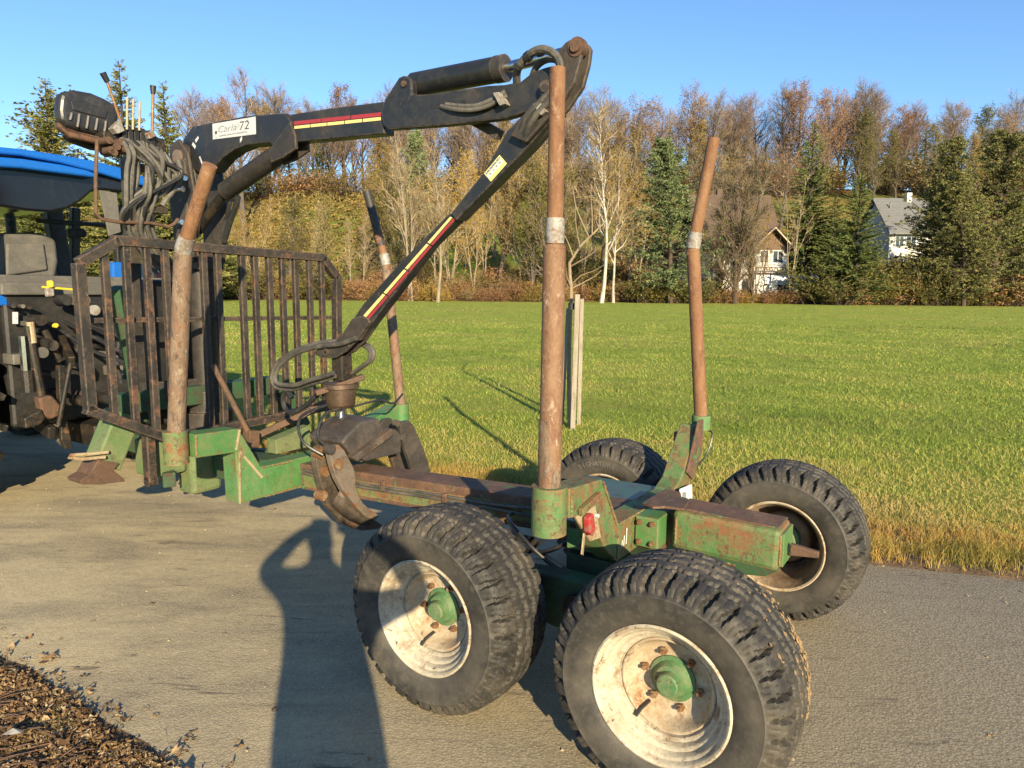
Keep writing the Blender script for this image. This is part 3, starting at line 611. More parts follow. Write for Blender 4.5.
# tape stripes on boom and stick
def strip(pts, off, mats, name, parent):
    b = MB(); b.prism(pts, off, off-.0012, lambda u, z, v: P(u, v, z)); return b.build(name, mats, parent)
def strips(a0, a1, b0, b1, off, k, m, name, parent):                  # quads a0-a1 (one end) to b0-b1 with gaps
    for i in range(k):
        t0, t1 = i/k+.006, (i+1)/k-.006
        L = lambda p, q, t: (p[0]+(q[0]-p[0])*t, p[1]+(q[1]-p[1])*t)
        strip([L(a0,b0,t0), L(a0,b0,t1), L(a1,b1,t1), L(a1,b1,t0)], off, m, name, parent)
q = [(2.224,2.709), (2.225,2.688), (1.511,2.673), (1.511,2.653)]
strips(q[0], q[1], q[2], q[3], -.076, 3, M['label_red'], 'red_stripe', boom)
q = [(2.220,2.682), (2.221,2.666), (1.519,2.649), (1.519,2.632)]
strips(q[0], q[1], q[2], q[3], -.076, 5, M['label_yellow'], 'yellow_stripe', boom)
q = [(1.051,2.100), (1.037,2.094), (1.692,1.568), (1.671,1.560)]
strips(q[0], q[1], q[2], q[3], -.0692, 4, M['label_yellow'], 'yellow_stripe', ext)
q = [(1.032,2.091), (1.018,2.085), (1.666,1.557), (1.648,1.549)]
strips(q[0], q[1], q[2], q[3], -.0692, 4, M['label_red'], 'red_stripe', ext)
# silver label on the gooseneck
q = [(2.992,2.783), (2.556,2.776), (2.559,2.671), (2.994,2.685)]
lb_ = strip(q, -.0865, M['silver_label'], 'label', gneck)
def on_quad(q, s, t): 
    a = (q[0][0]+(q[1][0]-q[0][0])*s, q[0][1]+(q[1][1]-q[0][1])*s); c = (q[3][0]+(q[2][0]-q[3][0])*s, q[3][1]+(q[2][1]-q[3][1])*s)
    return (a[0]+(c[0]-a[0])*t, a[1]+(c[1]-a[1])*t)
def label_text(word, q, s0, s1, t0, t1, off, m, parent, italic=.25):
    me = text_mesh(word, 1.0, 0, 'LEFT'); xs = [v.co.x for v in me.vertices]; ys = [v.co.y for v in me.vertices]
    x0, x1, y0, y1 = min(xs), max(xs), min(ys), max(ys); b = MB(); vs = []
    for v in me.vertices:
        yy = (v.co.y-y0)/(y1-y0); s = s0+(s1-s0)*((v.co.x-x0)/(x1-x0)); s += italic*(yy-.5)*(s1-s0)*.15
        u, z = on_quad(q, s, t1+(t0-t1)*yy); vs.append(P(u, off, z))
    b.add(vs, [tuple(p.vertices) for p in me.polygons]); return b.build('lettering', m, parent, fix=False)
label_text('Caria', q, .14, .58, .22, .62, -.0882, M['ink_soft'], lb_, .6)
label_text('72', q, .64, .86, .14, .66, -.0882, M['ink'], lb_, .6)
strip([on_quad(q,.12,.70), on_quad(q,.97,.66), on_quad(q,.97,.71), on_quad(q,.12,.76)], -.0880, M['white'], 'label_line', lb_)
strip([on_quad(q,.16,.82), on_quad(q,.80,.77), on_quad(q,.80,.81), on_quad(q,.16,.86)], -.0880, M['ink_soft'], 'label_line', lb_)
strip([on_quad(q,.06,.50), on_quad(q,.105,.50), on_quad(q,.11,.66), on_quad(q,.065,.70)], -.0880, M['ink'], 'label_mark', lb_)
# yellow sticker on the stick
q = [(0.739,2.374), (0.695,2.330), (0.789,2.252), (0.831,2.294)]
st_ = strip(q, -.0835, M['sticker_yellow'], 'sticker', stick)
strip([on_quad(q,.08,.03), on_quad(q,.26,.03), on_quad(q,.26,.95), on_quad(q,.08,.95)], -.0850, M['ink_soft'], 'sticker_header', st_)
strip([on_quad(q,.34,.05), on_quad(q,.66,.05), on_quad(q,.66,.97), on_quad(q,.34,.97)], -.0850, M['white'], 'sticker_panel', st_)
for k in range(4): strip([on_quad(q,.42,.14+.2*k), on_quad(q,.56,.14+.2*k), on_quad(q,.56,.24+.2*k), on_quad(q,.42,.24+.2*k)], -.0862, M['ink_soft'], 'sticker_print', st_)
# paint scratches of bare steel on the gooseneck
for pp in ([(3.211,2.692), (3.180,2.663), (3.193,2.645), (3.224,2.674)], [(3.141,2.595), (3.112,2.541), (3.124,2.535), (3.153,2.589)], [(3.188,2.702), (3.153,2.724), (3.143,2.711), (3.178,2.682)], [(2.716,2.659), (2.695,2.675), (2.696,2.651), (2.717,2.634)]):
    strip(pp, -.0868, M['silver_label'], 'scratch', gneck)
# hoses at the elbow
def hose(name, pts, r, m, parent, n=8): return MB().tube(spline(pts, 7), r, n).build(name, M[m], parent)
def vpts(l, v): return [P(u, vv, z) for (u, z), vv in zip(l, v)]
a = [(0.656,2.682), (0.617,2.738), (0.558,2.782), (0.483,2.800), (0.420,2.781), (0.383,2.745), (0.377,2.701), (0.397,2.661)]
hose('elbow_hose', vpts(a, [-.06,-.12,-.14,-.15,-.155,-.15,-.14,-.13]), .019, 'hose', crane)
a = [(0.595,2.695), (0.557,2.738), (0.514,2.766), (0.462,2.771), (0.409,2.749), (0.393,2.704)]
hose('elbow_hose', vpts(a, [-.04,-.07,-.08,-.09,-.10,-.1]), .015, 'hose', crane)
for k, t in enumerate((.12,.28,.45,.62)):
    pass
cl = [(0.605,2.741), (0.595,2.754), (0.557,2.779), (0.535,2.789), (0.493,2.795), (0.472,2.795)]
for k in range(0, 6, 2): MB().cyl(P(cl[k][0],-.14,cl[k][1]), P(cl[k+1][0],-.142,cl[k+1][1]), .0235, n=12).build('hose_clamp', M['hose_black'], crane)
a = [(1.085,2.643), (0.990,2.613), (0.873,2.594), (0.790,2.600), (0.731,2.620), (0.686,2.641)]
hose('boom_hose', vpts(a, [-.10,-.115,-.12,-.12,-.115,-.10]), .0115, 'hose_grey', crane)
a = [(1.053,2.648), (0.959,2.626), (0.861,2.613), (0.790,2.623), (0.737,2.639), (0.697,2.661)]
hose('boom_hose', vpts(a, [-.10,-.11,-.115,-.115,-.11,-.10]), .0115, 'hose_grey', crane)
q = [(0.743,2.652), (0.709,2.652), (0.669,2.592), (0.703,2.588)]
b = MB(); b.prism(q, -.085, -.142, lambda u, z, v: P(u, v, z)); b.build('hose_bracket', M['band'], crane, bevel=.003)
q = [(0.514,2.567), (0.482,2.581), (0.439,2.527), (0.470,2.513)]
b = MB(); b.prism(q, -.126, -.150, lambda u, z, v: P(u, v, z)); b.build('hose_bracket', M['band'], crane, bevel=.003)
a = [(0.401,2.593), (0.458,2.553), (0.516,2.502), (0.565,2.450), (0.592,2.416)]; hose('stick_hose', vpts(a, [-.14]*3+[-.12,-.09]), .015, 'hose', crane)
a = [(0.428,2.614), (0.485,2.569), (0.538,2.527), (0.587,2.475), (0.620,2.433)]; hose('stick_hose', vpts(a, [-.14]*3+[-.12,-.09]), .015, 'hose', crane)
# hoses looping from the stick tip to the rotator
a = [(1.720,1.442), (1.852,1.402), (2.005,1.383), (2.156,1.351), (2.295,1.300), (2.403,1.231), (2.445,1.157), (2.408,1.122), (2.257,1.127), (2.119,1.169), (1.986,1.203), (1.917,1.226)]
hose('tip_hose', vpts(a, [-.10]*12), .015, 'hose', crane)
a = [(1.776,1.450), (1.910,1.415), (2.066,1.396), (2.220,1.358), (2.352,1.313), (2.471,1.242), (2.525,1.148), (2.479,1.092), (2.325,1.092), (2.166,1.136), (2.031,1.171), (1.943,1.202)]
hose('tip_hose', vpts(a, [-.06]*12), .015, 'hose', crane)
a = [(1.832,1.399), (1.775,1.384), (1.743,1.356), (1.752,1.307), (1.819,1.260), (1.897,1.218), (1.966,1.183)]
hose('tip_hose', vpts(a, [.06]*7), .014, 'hose', crane)
a = [(1.821,1.389), (1.772,1.373), (1.748,1.351), (1.757,1.302), (1.825,1.256), (1.902,1.214)]
hose('tip_hose', vpts(a, [.04]*6), .011, 'hose', crane)
a = [(2.034,1.139), (2.108,1.077), (2.230,0.990), (2.335,0.942), (2.411,0.947), (2.437,1.010), (2.405,1.071), (2.350,1.031)]
hose('tip_hose', vpts(a, [-.05]*8), .016, 'hose_black', crane)
# ---- operator's platform: seat, frame, valve bank, levers, hoses
def sp3(u, v, z): return P(u, v, z)
UZ = 3.3
sf = [(-0.880,2.820), (-0.903,2.648), (-0.868,2.616), (-0.651,2.626), (-0.560,2.726), (-0.533,2.851), (-0.680,2.889), (-0.829,2.860)]
seat_b = MB(); seat_b.prism([(-0.879,2.804), (-0.869,2.834), (-0.840,2.855), (-0.772,2.876), (-0.692,2.880), (-0.611,2.863), (-0.558,2.843), (-0.533,2.815), (-0.540,2.748), (-0.569,2.683), (-0.620,2.635), (-0.697,2.636), (-0.788,2.642), (-0.854,2.652), (-0.888,2.679), (-0.889,2.741)], 3.27, 3.36, lambda v, z, u: P(u, v, z))
seat = seat_b.build('seat_back', M['seat'], crane, bevel=.035, seg=4); tag(seat, 'black ribbed vinyl operator seat seen from behind')
q = [(-0.824,2.800), (-0.739,2.818), (-0.613,2.788), (-0.628,2.738), (-0.817,2.751)]; b = MB(); b.prism(q, 3.262, 3.275, lambda v, z, u: P(u, v, z)); b.build('head_panel', M['seat'], seat, bevel=.006, seg=3)
for x0, y0, x1, y1 in ((71,114,69.5,120),(79,114.5,78,127),(88,116,86.5,128.5),(97,118.5,96,130),(106,121,105,131)):
    q0, q1 = [(-1.152,3.248), (-1.148,3.244)][:0] or ((0,0),(0,0))
    pass
for a_, b_ in zip([(-0.823,2.733), (-0.781,2.736), (-0.730,2.735), (-0.678,2.731), (-0.628,2.726)], [(-0.836,2.691), (-0.797,2.659), (-0.746,2.660), (-0.694,2.661), (-0.641,2.662)]):
    MB().tube([P(3.264,a_[0],a_[1]), P(3.262,(a_[0]+b_[0])/2,(a_[1]+b_[1])/2), P(3.264,b_[0],b_[1])], .007, 8).build('seat_rib', M['seat_rib'], seat)
q = [(-0.909,2.670), (-0.863,2.635), (-0.671,2.624), (-0.592,2.644), (-0.601,2.607), (-0.698,2.579), (-0.845,2.587), (-0.917,2.636)]; b = MB(); b.prism(q, 3.24, 3.30, lambda v, z, u: P(u, v, z)); b.build('seat_pan', M['rusty'], seat, bevel=.02, seg=3)
q = [(-0.859,2.614), (-0.642,2.600), (-0.556,2.621), (-0.572,2.558), (-0.693,2.551), (-0.817,2.576)]; b = MB(); b.prism(q, 3.305, 3.36, lambda v, z, u: P(u, v, z)); b.build('seat_base', M['seat'], seat, bevel=.02, seg=3)
# rusty round-bar guard
q = [(-0.747,2.582), (-0.771,2.350), (-0.781,2.158), (-0.755,2.126), (-0.655,2.117), (-0.453,2.128), (-0.334,2.112), (-0.292,2.135), (-0.262,2.169)]
MB().tube([P(3.15, v, z) for v, z in q], .011, 8).build('step_rail', M['rusty'], crane)
# valve bank
q = [(-0.683,2.650), (-0.390,2.699), (-0.292,2.661), (-0.283,2.594), (-0.513,2.556), (-0.683,2.558)]
b = MB(); b.prism(q, 3.2, 3.38, lambda v, z, u: P(u, v, z)); vb = b.build('valve_bank', M['grease'], crane, bevel=.008)
for v, z in [(-0.568,2.646), (-0.531,2.659), (-0.493,2.660), (-0.455,2.661), (-0.423,2.654), (-0.391,2.648)]:
    MB().box(P(3.17,v-.016,z-.045), P(3.24,v+.016,z+.045)).build('valve_section', M['trac_black'], vb, bevel=.004)
for v, z in [(-0.691,2.588), (-0.645,2.561), (-0.592,2.553), (-0.666,2.523), (-0.614,2.590), (-0.683,2.532)]:
    MB().cyl(P(3.12,v,z), P(3.22,v,z), .022, n=12).build('fitting', M['rusty'], vb, bevel=.003)
q = [(-0.655,2.667), (-0.604,2.724), (-0.583,2.663), (-0.627,2.638)]; b = MB(); b.prism(q, 3.14, 3.20, lambda v, z, u: P(u, v, z)); b.build('lever_mount', M['band'], crane, bevel=.004)
q = [(-0.446,2.677), (-0.406,2.697), (-0.381,2.671), (-0.428,2.644)]; b = MB(); b.prism(q, 3.14, 3.19, lambda v, z, u: P(u, v, z)); b.build('lever_mount', M['band'], crane, bevel=.004)
def lever(px, knob_to=None, r=.008, m='white'):
    (v0, z0), (v1, z1) = px; return MB().cyl(P(3.16,v0,z0), P(3.16,v1,z1), r, n=10).build('lever', M[m], crane)
l1 = lever([(-0.593,2.715), (-0.662,2.930)], r=.0085, m='bolt'); q = [(-0.659,2.931), (-0.685,2.978)]
MB().cyl(P(3.16,q[0][0],q[0][1]), P(3.16,q[1][0],q[1][1]), .016, .019, n=12).build('lever_grip', M['trac_black'], l1, bevel=.006)
l2 = lever([(-0.401,2.680), (-0.379,2.932)], r=.0085, m='bolt'); q = [(-0.380,2.926), (-0.377,2.975)]
MB().cyl(P(3.16,q[0][0],q[0][1]), P(3.16,q[1][0],q[1][1]), .013, .019, n=12).build('lever_grip', M['trac_black'], l2, bevel=.006)
for a_, b_ in (((125,128),(125.2,98)), ((131,128),(131.5,100)), ((137.5,130),(138,102))):
    pass
for px in ([(-0.560,2.677), (-0.546,2.868)], [(-0.523,2.684), (-0.509,2.864)], [(-0.483,2.686), (-0.468,2.861)]): lever(px, r=.007, m='tan_plate')
# hose bundle from the valve bank down through the rail
rh = random.Random(11)
tops = [(-0.605,2.613), (-0.575,2.612), (-0.544,2.612), (-0.513,2.611), (-0.481,2.617), (-0.450,2.610), (-0.418,2.604), (-0.386,2.597), (-0.360,2.589), (-0.341,2.574)]
mids = [(-0.614,2.413), (-0.570,2.443), (-0.523,2.390), (-0.483,2.432), (-0.482,2.348), (-0.510,2.296), (-0.413,2.418), (-0.403,2.358), (-0.350,2.364), (-0.292,2.434)]
lows = [(-0.616,2.214), (-0.584,2.235), (-0.567,2.207), (-0.511,2.200), (-0.488,2.264), (-0.537,2.186), (-0.464,2.236), (-0.513,2.176), (-0.452,2.219), (-0.422,2.296)]
ends = [(-0.569,2.065), (-0.552,2.042), (-0.520,2.050), (-0.487,2.059), (-0.462,2.048), (-0.502,2.033), (-0.441,2.062), (-0.470,2.023), (-0.429,2.050), (-0.413,2.089)]
for k in range(10):
    du = rh.uniform(-.05, .05)
    pts = [P(3.15, *tops[k]), P(3.09+du, tops[k][0]*.6+mids[k][0]*.4+.01, tops[k][1]*.55+mids[k][1]*.45), P(3.10+du, *mids[k]), P(3.12+du, *lows[k]), P(3.2, *ends[k]), P(3.28, ends[k][0]*.5, ends[k][1]-.25)]
    hose('control_hose', pts, .0145, ('hose_grey', 'hose_grey', 'hose')[k % 3], crane)
for k in range(9):
    i1, i2, i3 = rh.randrange(10), rh.randrange(10), rh.randrange(10)
    hose('control_hose', [P(3.13, *tops[i1]), P(3.05+rh.uniform(-.03,.06), tops[i1][0]*.5+mids[i2][0]*.5, tops[i1][1]*.5+mids[i2][1]*.5), P(3.07+rh.uniform(-.04,.06), *mids[i2]), P(3.10+rh.uniform(-.03,.05), *lows[i3]), P(3.2, *ends[i3]), P(3.3, ends[i3][0]*.5, ends[i3][1]-.2)], .0115, ('hose', 'hose_grey', 'hose_black')[k % 3], crane)
a = [(-0.273,2.538), (-0.257,2.466), (-0.267,2.414), (-0.312,2.346), (-0.370,2.277), (-0.399,2.236)]; hose('control_hose', [P(3.1, v, z) for v, z in a], .017, 'hose_grey', crane)
a = [(-0.134,2.572), (-0.092,2.545), (-0.066,2.484), (-0.063,2.398), (-0.081,2.343)]; hose('control_hose', [P(3.25, v, z) for v, z in a], .016, 'hose', crane)
b = MB(); b.box(P(3.1,-.50,2.19), P(3.22,-.36,2.23)); b.build('hose_clamp', M['grease'], crane)
q = [(-0.145,2.574), (-0.012,2.595), (0.003,2.329), (-0.056,2.066), (-0.175,2.058), (-0.124,2.315)]; b = MB(); b.prism(q, 3.24, 3.34, lambda v, z, u: P(u, v, z)); b.build('column_side', M['black_worn'], crane, bevel=.012)
for k, (v, z) in enumerate([(-0.165,2.446), (-0.184,2.373), (-0.203,2.157)]):
    MB().cyl(P(3.2,v,z), P(3.26,v,z), .018, n=12).build('shiny_fitting', M['chrome'], crane, bevel=.004)
# platform post under the valve bank
b = MB(); b.bar(P(3.42,-.44,1.0), P(3.38,-.44,2.55), .07, .07); b.bar(P(3.42,-.44,1.05), P(3.34,-.05,1.05), .07, .07); b.bar(P(3.40,-.44,2.50), P(3.36,-.05,2.50), .05, .05); b.build('platform_post', M['black_worn'], crane, bevel=.005)
# stabiliser leg
sl_ = MB(); a, c2 = P(3.3,-.62,.92), P(3.3,-.775,.60); sl_.bar(a, c2, .17, .16, up=(1,0,0)); leg = sl_.build('stabiliser_leg', M['green_pale'], crane, bevel=.012); tag(leg, 'pale green stabiliser leg folded beside the headboard')
q = [(-0.839,0.669), (-0.713,0.618), (-0.753,0.581), (-0.694,0.516), (-0.683,0.494), (-0.831,0.508), (-0.948,0.535), (-0.957,0.562), (-0.898,0.586)]
b = MB(); b.prism(q, 3.20, 3.36, lambda v, z, u: P(u, v, z)); b.build('leg_foot', M['rusty'], leg, bevel=.006)
q = [(-0.786,0.706), (-0.899,0.715), (-1.001,0.728), (-1.013,0.718), (-0.947,0.693), (-0.806,0.678)]
MB().tube([P(3.19,v,z) for v, z in q], .011, 8).build('leg_handle', M['tan_plate'], leg)
b = MB(); b.bar(P(3.3,-.66,.98), P(3.3,.66,.98), .14, .13); b.bar(P(3.3,.62,.92), P(3.3,.80,.60), .15, .14); b.build('stabiliser_beam', M['green_dark'], crane, bevel=.01)
# dark oil tank and mudguard mass behind the bars
b = MB(); b.box(P(3.52,-.28,.75), P(3.78,.25,1.78)); b.build('oil_tank', M['trac_black'], crane, bevel=.03)
b = MB(); b.tube(spline([P(3.4,-.55,1.72), P(3.45,-.50,1.5), P(3.5,-.42,1.2), P(3.5,-.40,.8)]), .055, 10); b.build('green_pipe', M['green_dark'], crane)
# ================================================================== the grapple
grapple = frame_thing('log_grapple', 'worn steel log grapple hanging from the crane tip, claws closed around the trailer beam', 'grapple', (1.95, 0, .30))
ln = MB(); ln.box(P(1.90,-.045,1.17), P(1.99,.045,1.33)); ln.build('link', M['grease'], grapple, bevel=.01)
b = MB(); b.lathe([], (0,0,0)) if False else None
b = MB(); b.cyl(P(1.965,0,1.02), P(1.965,0,1.125), .088, .098, n=32); b.cyl(P(1.965,0,1.125), P(1.965,0,1.15), .115, n=32); b.cyl(P(1.965,0,1.0), P(1.965,0,1.02), .075, .088, n=32)
ro = b.build('rotator', M['claw_dark'] if False else M['rotator'] if 'rotator' in M else M['claw'], grapple, bevel=.005)
MB().cyl(P(1.96,.06,1.155), P(1.96,.06,1.20), .05, n=16).build('fitting', M['grease'], ro, bevel=.006)
b = MB(); b.bar(P(1.86,.10,1.19), P(2.03,-.14,1.10), .06, .035); b.build('rotator_arm', M['rusty'], ro, bevel=.008)
MB().cyl(P(1.965,0,.90), P(1.965,0,1.01), .036, n=18).build('swivel_shaft', M['chrome'], grapple)
q = [(-0.248,0.856), (-0.201,0.895), (-0.097,0.951), (0.052,0.954), (0.110,0.857), (-0.013,0.741), (-0.055,0.706), (-0.182,0.773)]
b = MB(); b.prism(q, 1.70, 1.98, lambda v, z, u: P(u, v, z)); b.build('grapple_head', M['claw_dark'], grapple, bevel=.012)
q = [(-0.059,0.697), (0.010,0.776), (0.098,0.836), (0.250,0.850), (0.296,0.803), (0.294,0.686)]
b = MB(); b.prism(q, 1.74, 1.90, lambda v, z, u: P(u, v, z)); b.build('head_arm', M['claw_dark'], grapple, bevel=.008)
q = [(-0.205,0.765), (0.123,0.882), (0.158,0.845), (-0.166,0.734)]; b = MB(); b.prism(q, 1.66, 1.72, lambda v, z, u: P(u, v, z)); b.build('head_rib', M['claw'], grapple, bevel=.004)
dk = [(-0.278,0.778), (-0.280,0.730), (-0.254,0.605), (-0.202,0.439), (-0.091,0.305), (-0.005,0.247), (0.080,0.207), (0.223,0.176), (0.261,0.192), (0.153,0.276), (0.016,0.384), (-0.080,0.516), (-0.132,0.639), (-0.145,0.734), (-0.167,0.793), (-0.228,0.816)]
b = MB(); b.prism(dk, 1.88, 1.93, lambda v, z, u: P(u, v, z)); cl1 = b.build('claw', M['claw'], grapple, bevel=.004); tag(cl1, 'dark curved claw plate')
tn = [(-0.337,0.830), (-0.307,0.847), (-0.262,0.845), (-0.218,0.802), (-0.150,0.684), (-0.136,0.618), (-0.138,0.570), (-0.115,0.510), (-0.076,0.451), (-0.018,0.399), (0.058,0.341), (0.023,0.325), (-0.053,0.358), (-0.126,0.433), (-0.180,0.501), (-0.236,0.569), (-0.284,0.651), (-0.311,0.721)]
b = MB(); b.prism(tn, 1.71, 1.75, lambda v, z, u: P(u, v, z)); cl2 = b.build('claw', M['claw_tan'], grapple, bevel=.004); tag(cl2, 'tan worn claw plate on the near side')
# web between the two near plates
wa = [(-0.224,0.558), (-0.163,0.483), (-0.100,0.412), (-0.018,0.340), (0.050,0.322)]
wb_ = [(-0.174,0.417), (-0.104,0.349), (-0.032,0.291), (0.052,0.241), (0.176,0.207)]
b = MB(); b.add([P(1.75, v, z) for v, z in wa]+[P(1.90, v, z) for v, z in wb_], [(k, k+1, len(wa)+k+1, len(wa)+k) for k in range(len(wa)-1)], 0, True)
o = b.build('claw_web', M['claw'], grapple); sd2 = o.modifiers.new('thickness', 'SOLIDIFY'); sd2.thickness = .012
fcl = [(0.316,0.859), (0.344,0.881), (0.402,0.879), (0.440,0.846), (0.489,0.764), (0.564,0.634), (0.613,0.498), (0.607,0.422), (0.533,0.368), (0.454,0.483), (0.378,0.662), (0.332,0.764)]
b = MB()
for uu in (1.78, 1.94): b.prism(fcl, uu-.015, uu+.015, lambda v, z, u: P(u, v, z))
cl3 = b.build('claw', M['claw_dark'], grapple, bevel=.004); tag(cl3, 'far claw with two bolt heads')
for (v, z) in [(0.272,0.883), (0.317,0.785)]: MB().cyl(P(1.745,v,z), P(1.775,v,z), .022, n=14).build('bolt', M['claw'], cl3, bevel=.004)
for (v, z), m in zip([(-0.330,0.831), (-0.277,0.737)], ('claw_dark','bolt')): MB().cyl(P(1.69,v,z), P(1.735,v,z), .03, n=16).build('bolt', M[m], cl2, bevel=.006)
for (v, z) in [(-0.256,0.772), (-0.222,0.657), (-0.250,0.518)]: MB().cyl(P(1.86,v,z), P(1.91,v,z), .032, n=16).build('bolt', M['bolt'], cl1, bevel=.006)
hr = MB(); hr.tube(spline([P(1.80,-.30,.78), P(1.90,-.36,.86), P(1.98,-.30,.98), P(1.97,-.10,1.03)]), .009, 8)
hr.tube(spline([P(1.9,-.05,1.0), P(1.86,-.22,1.0), P(1.86,-.28,.88), P(1.80,-.24,.80)]), .008, 8)
hr.tube(spline([P(1.93,.08,1.0), P(1.88,.25,1.02), P(1.9,.40,.98), P(1.95,.55,1.02)]), .007, 8); hr.build('grapple_hose', M['hose_black'], grapple)
# ================================================================== the tractor
tractor = frame_thing('tractor', 'blue tractor with black cab pillars, coupled to the trailer at the left edge', 'tractor', (5.6, 0, 0))
# roof: rounded slab
def slab(u0, u1, v0, v1, z0, z1, crown, m, name, bev=.05):
    b = MB(); nu, nv = 8, 8; top = []; 
    for i in range(nu+1):
        for j in range(nv+1):
            s, t = i/nu*2-1, j/nv*2-1
            top.append(P(u0+(u1-u0)*i/nu, v0+(v1-v0)*j/nv, z1-crown*(.5*s*s+.5*t*t)))
    n = len(top); bot = [Vector((p.x, p.y, z0)) for p in top]
    fs = []; W_ = nv+1
    for i in range(nu):
        for j in range(nv):
            q = (i*W_+j, i*W_+j+1, (i+1)*W_+j+1, (i+1)*W_+j); fs.append(q); fs.append(tuple(n+k for k in reversed(q)))
    for i in range(nu):
        for a in (0, nv): q = (i*W_+a, (i+1)*W_+a, n+(i+1)*W_+a, n+i*W_+a); fs.append(q)
    for j in range(nv):
        for a in (0, nu): q = (a*W_+j, a*W_+j+1, n+a*W_+j+1, n+a*W_+j); fs.append(q)
    b.add(top+bot, fs); return b.build(name, m, tractor, bevel=bev, seg=3)
def upoly(q, u0, u1, name, m, parent, bev=.01, seg=2):
    b = MB(); b.prism(q, u0, u1, lambda v, z, u: P(u, v, z)); return b.build(name, m, parent, bevel=bev, seg=seg)
roof = upoly([(-0.898,2.731), (-0.655,2.752), (-0.393,2.768), (-0.109,2.769), (0.160,2.760), (0.408,2.735), (0.555,2.697), (0.633,2.639), (0.621,2.603), (0.401,2.630), (0.154,2.671), (-0.113,2.703), (-0.397,2.715), (-0.902,2.683)], 4.93, 6.45, 'roof', M['blue'], tractor, .02, 3)
upoly([(-0.922,2.641), (-0.681,2.666), (-0.420,2.685), (-0.138,2.683), (0.050,2.668), (0.144,2.645), (0.102,2.615), (-0.143,2.613), (-0.425,2.611), (-0.686,2.591), (-0.928,2.565)], 4.86, 5.0, 'rear_visor', M['blue'], roof, .02, 3)
upoly([(-0.891,2.614), (-0.516,2.643), (-0.095,2.644), (0.195,2.652), (0.472,2.630), (0.660,2.611), (0.648,2.557), (0.449,2.543), (0.212,2.539), (0.129,2.513), (0.044,2.431), (-0.069,2.355), (-0.207,2.314), (-0.371,2.310), (-0.540,2.323), (-0.916,2.298)], 4.97, 6.40, 'roof_lining', M['navy'], roof, .02, 3)
# cab frame
def pillar(a, b_, w_, h_): MB().bar(P(*a), P(*b_), w_, h_).build('cab_pillar', M['trac_black'], tractor, bevel=.012)
pillar((5.05,-.74,1.45), (5.05,-.74,2.55), .09, .10); pillar((5.05,.66,1.45), (5.05,.66,2.52), .06, .08)
pillar((6.55,-.62,1.35), (6.35,-.68,2.52), .09, .12); qa, qb = [(0.449,2.637), (0.538,1.678)]
pillar((6.4,qb[0],qb[1]), (6.4,qa[0],qa[1]), .15, .12); pillar((6.55,.66,1.35), (6.4,.68,2.52), .08, .08)
pillar((5.75,.72,1.3), (5.70,.72,2.5), .07, .07); pillar((5.75,-.72,1.3), (5.70,-.72,2.5), .07, .07)
MB().prism([(5.10,1.6),(5.68,1.45),(5.68,2.46),(5.10,2.46)], .705, .712, lambda u, z, v: P(u, v, z)).build('side_window', M['glass'], tractor)
MB().prism([(-.6,1.45),(-.64,2.46),(.64,2.46),(.6,1.45)], 6.50, 6.508, lambda v, z, u: P(u, v, z)).build('windscreen', M['glass'], tractor)
MB().bar(P(5.03,-.72,1.78), P(5.03,.72,1.78), .08, .07).build('rear_sill', M['trac_grey'], tractor, bevel=.012)
# seat, steering wheel, mirror
st_b = MB(); st_b.prism([(-0.604,2.116), (-0.466,2.150), (-0.100,2.176), (0.013,2.125), (0.016,1.939), (-0.018,1.793), (-0.631,1.766)], 5.36, 5.48, lambda v, z, u: P(u, v, z)); st_b.build('driver_seat', M['trac_grey'], tractor, bevel=.04, seg=4)
b = MB(); b.prism([(-0.383,2.074), (-0.102,2.091), (-0.087,1.867), (-0.403,1.810)], 5.335, 5.37, lambda v, z, u: P(u, v, z)); b.build('seat_cushion', M['trac_grey'], tractor, bevel=.02, seg=3)
MB().box(P(5.45,-.5,1.35), P(5.95,.2,1.62)).build('seat_base', M['trac_black'], tractor, bevel=.04)
b = MB(); b.prism([(-0.122,2.483), (0.012,2.515), (0.056,2.477), (0.035,2.398), (-0.054,2.364), (-0.121,2.391)], 5.6, 5.66, lambda v, z, u: P(u, v, z)); b.build('cab_mirror', M['trac_black'], tractor, bevel=.015)
MB().cyl(P(5.7,.02,2.30), P(5.9,.75,2.33), .02, n=10).build('grab_rail', M['trac_black'], tractor)
b = MB(); b.prism([(0.410,2.273), (0.556,2.293), (0.591,2.258), (0.578,2.210), (0.422,2.190)], 6.0, 6.06, lambda v, z, u: P(u, v, z)); b.build('wing_mirror', M['trac_black'], tractor, bevel=.015)
b = MB()
for k in range(24):
    a0, a1 = 2*PI*k/24, 2*PI*(k+1)/24; c0 = P(6.1, .0, 1.75)
    f = lambda a: c0+Vector((.06*math.sin(a), .19*math.cos(a), .18*math.sin(a)))
    b.cyl(f(a0), f(a1), .015, n=8, cap=False)
b.cyl(P(6.12,0,1.75), P(6.4,0,1.3), .03, n=10); b.build('steering_wheel', M['trac_black'], tractor)
# opaque grey panel painting in the reflection of the rear side window
q = [(0.178,2.532), (0.326,2.525), (0.339,2.199), (0.235,2.158)]; b = MB(); b.prism(q, 4.95, 4.965, lambda v, z, u: P(u, v, z)); b.build('glass_reflection_panel', M['trac_grey'], tractor, bevel=.004)
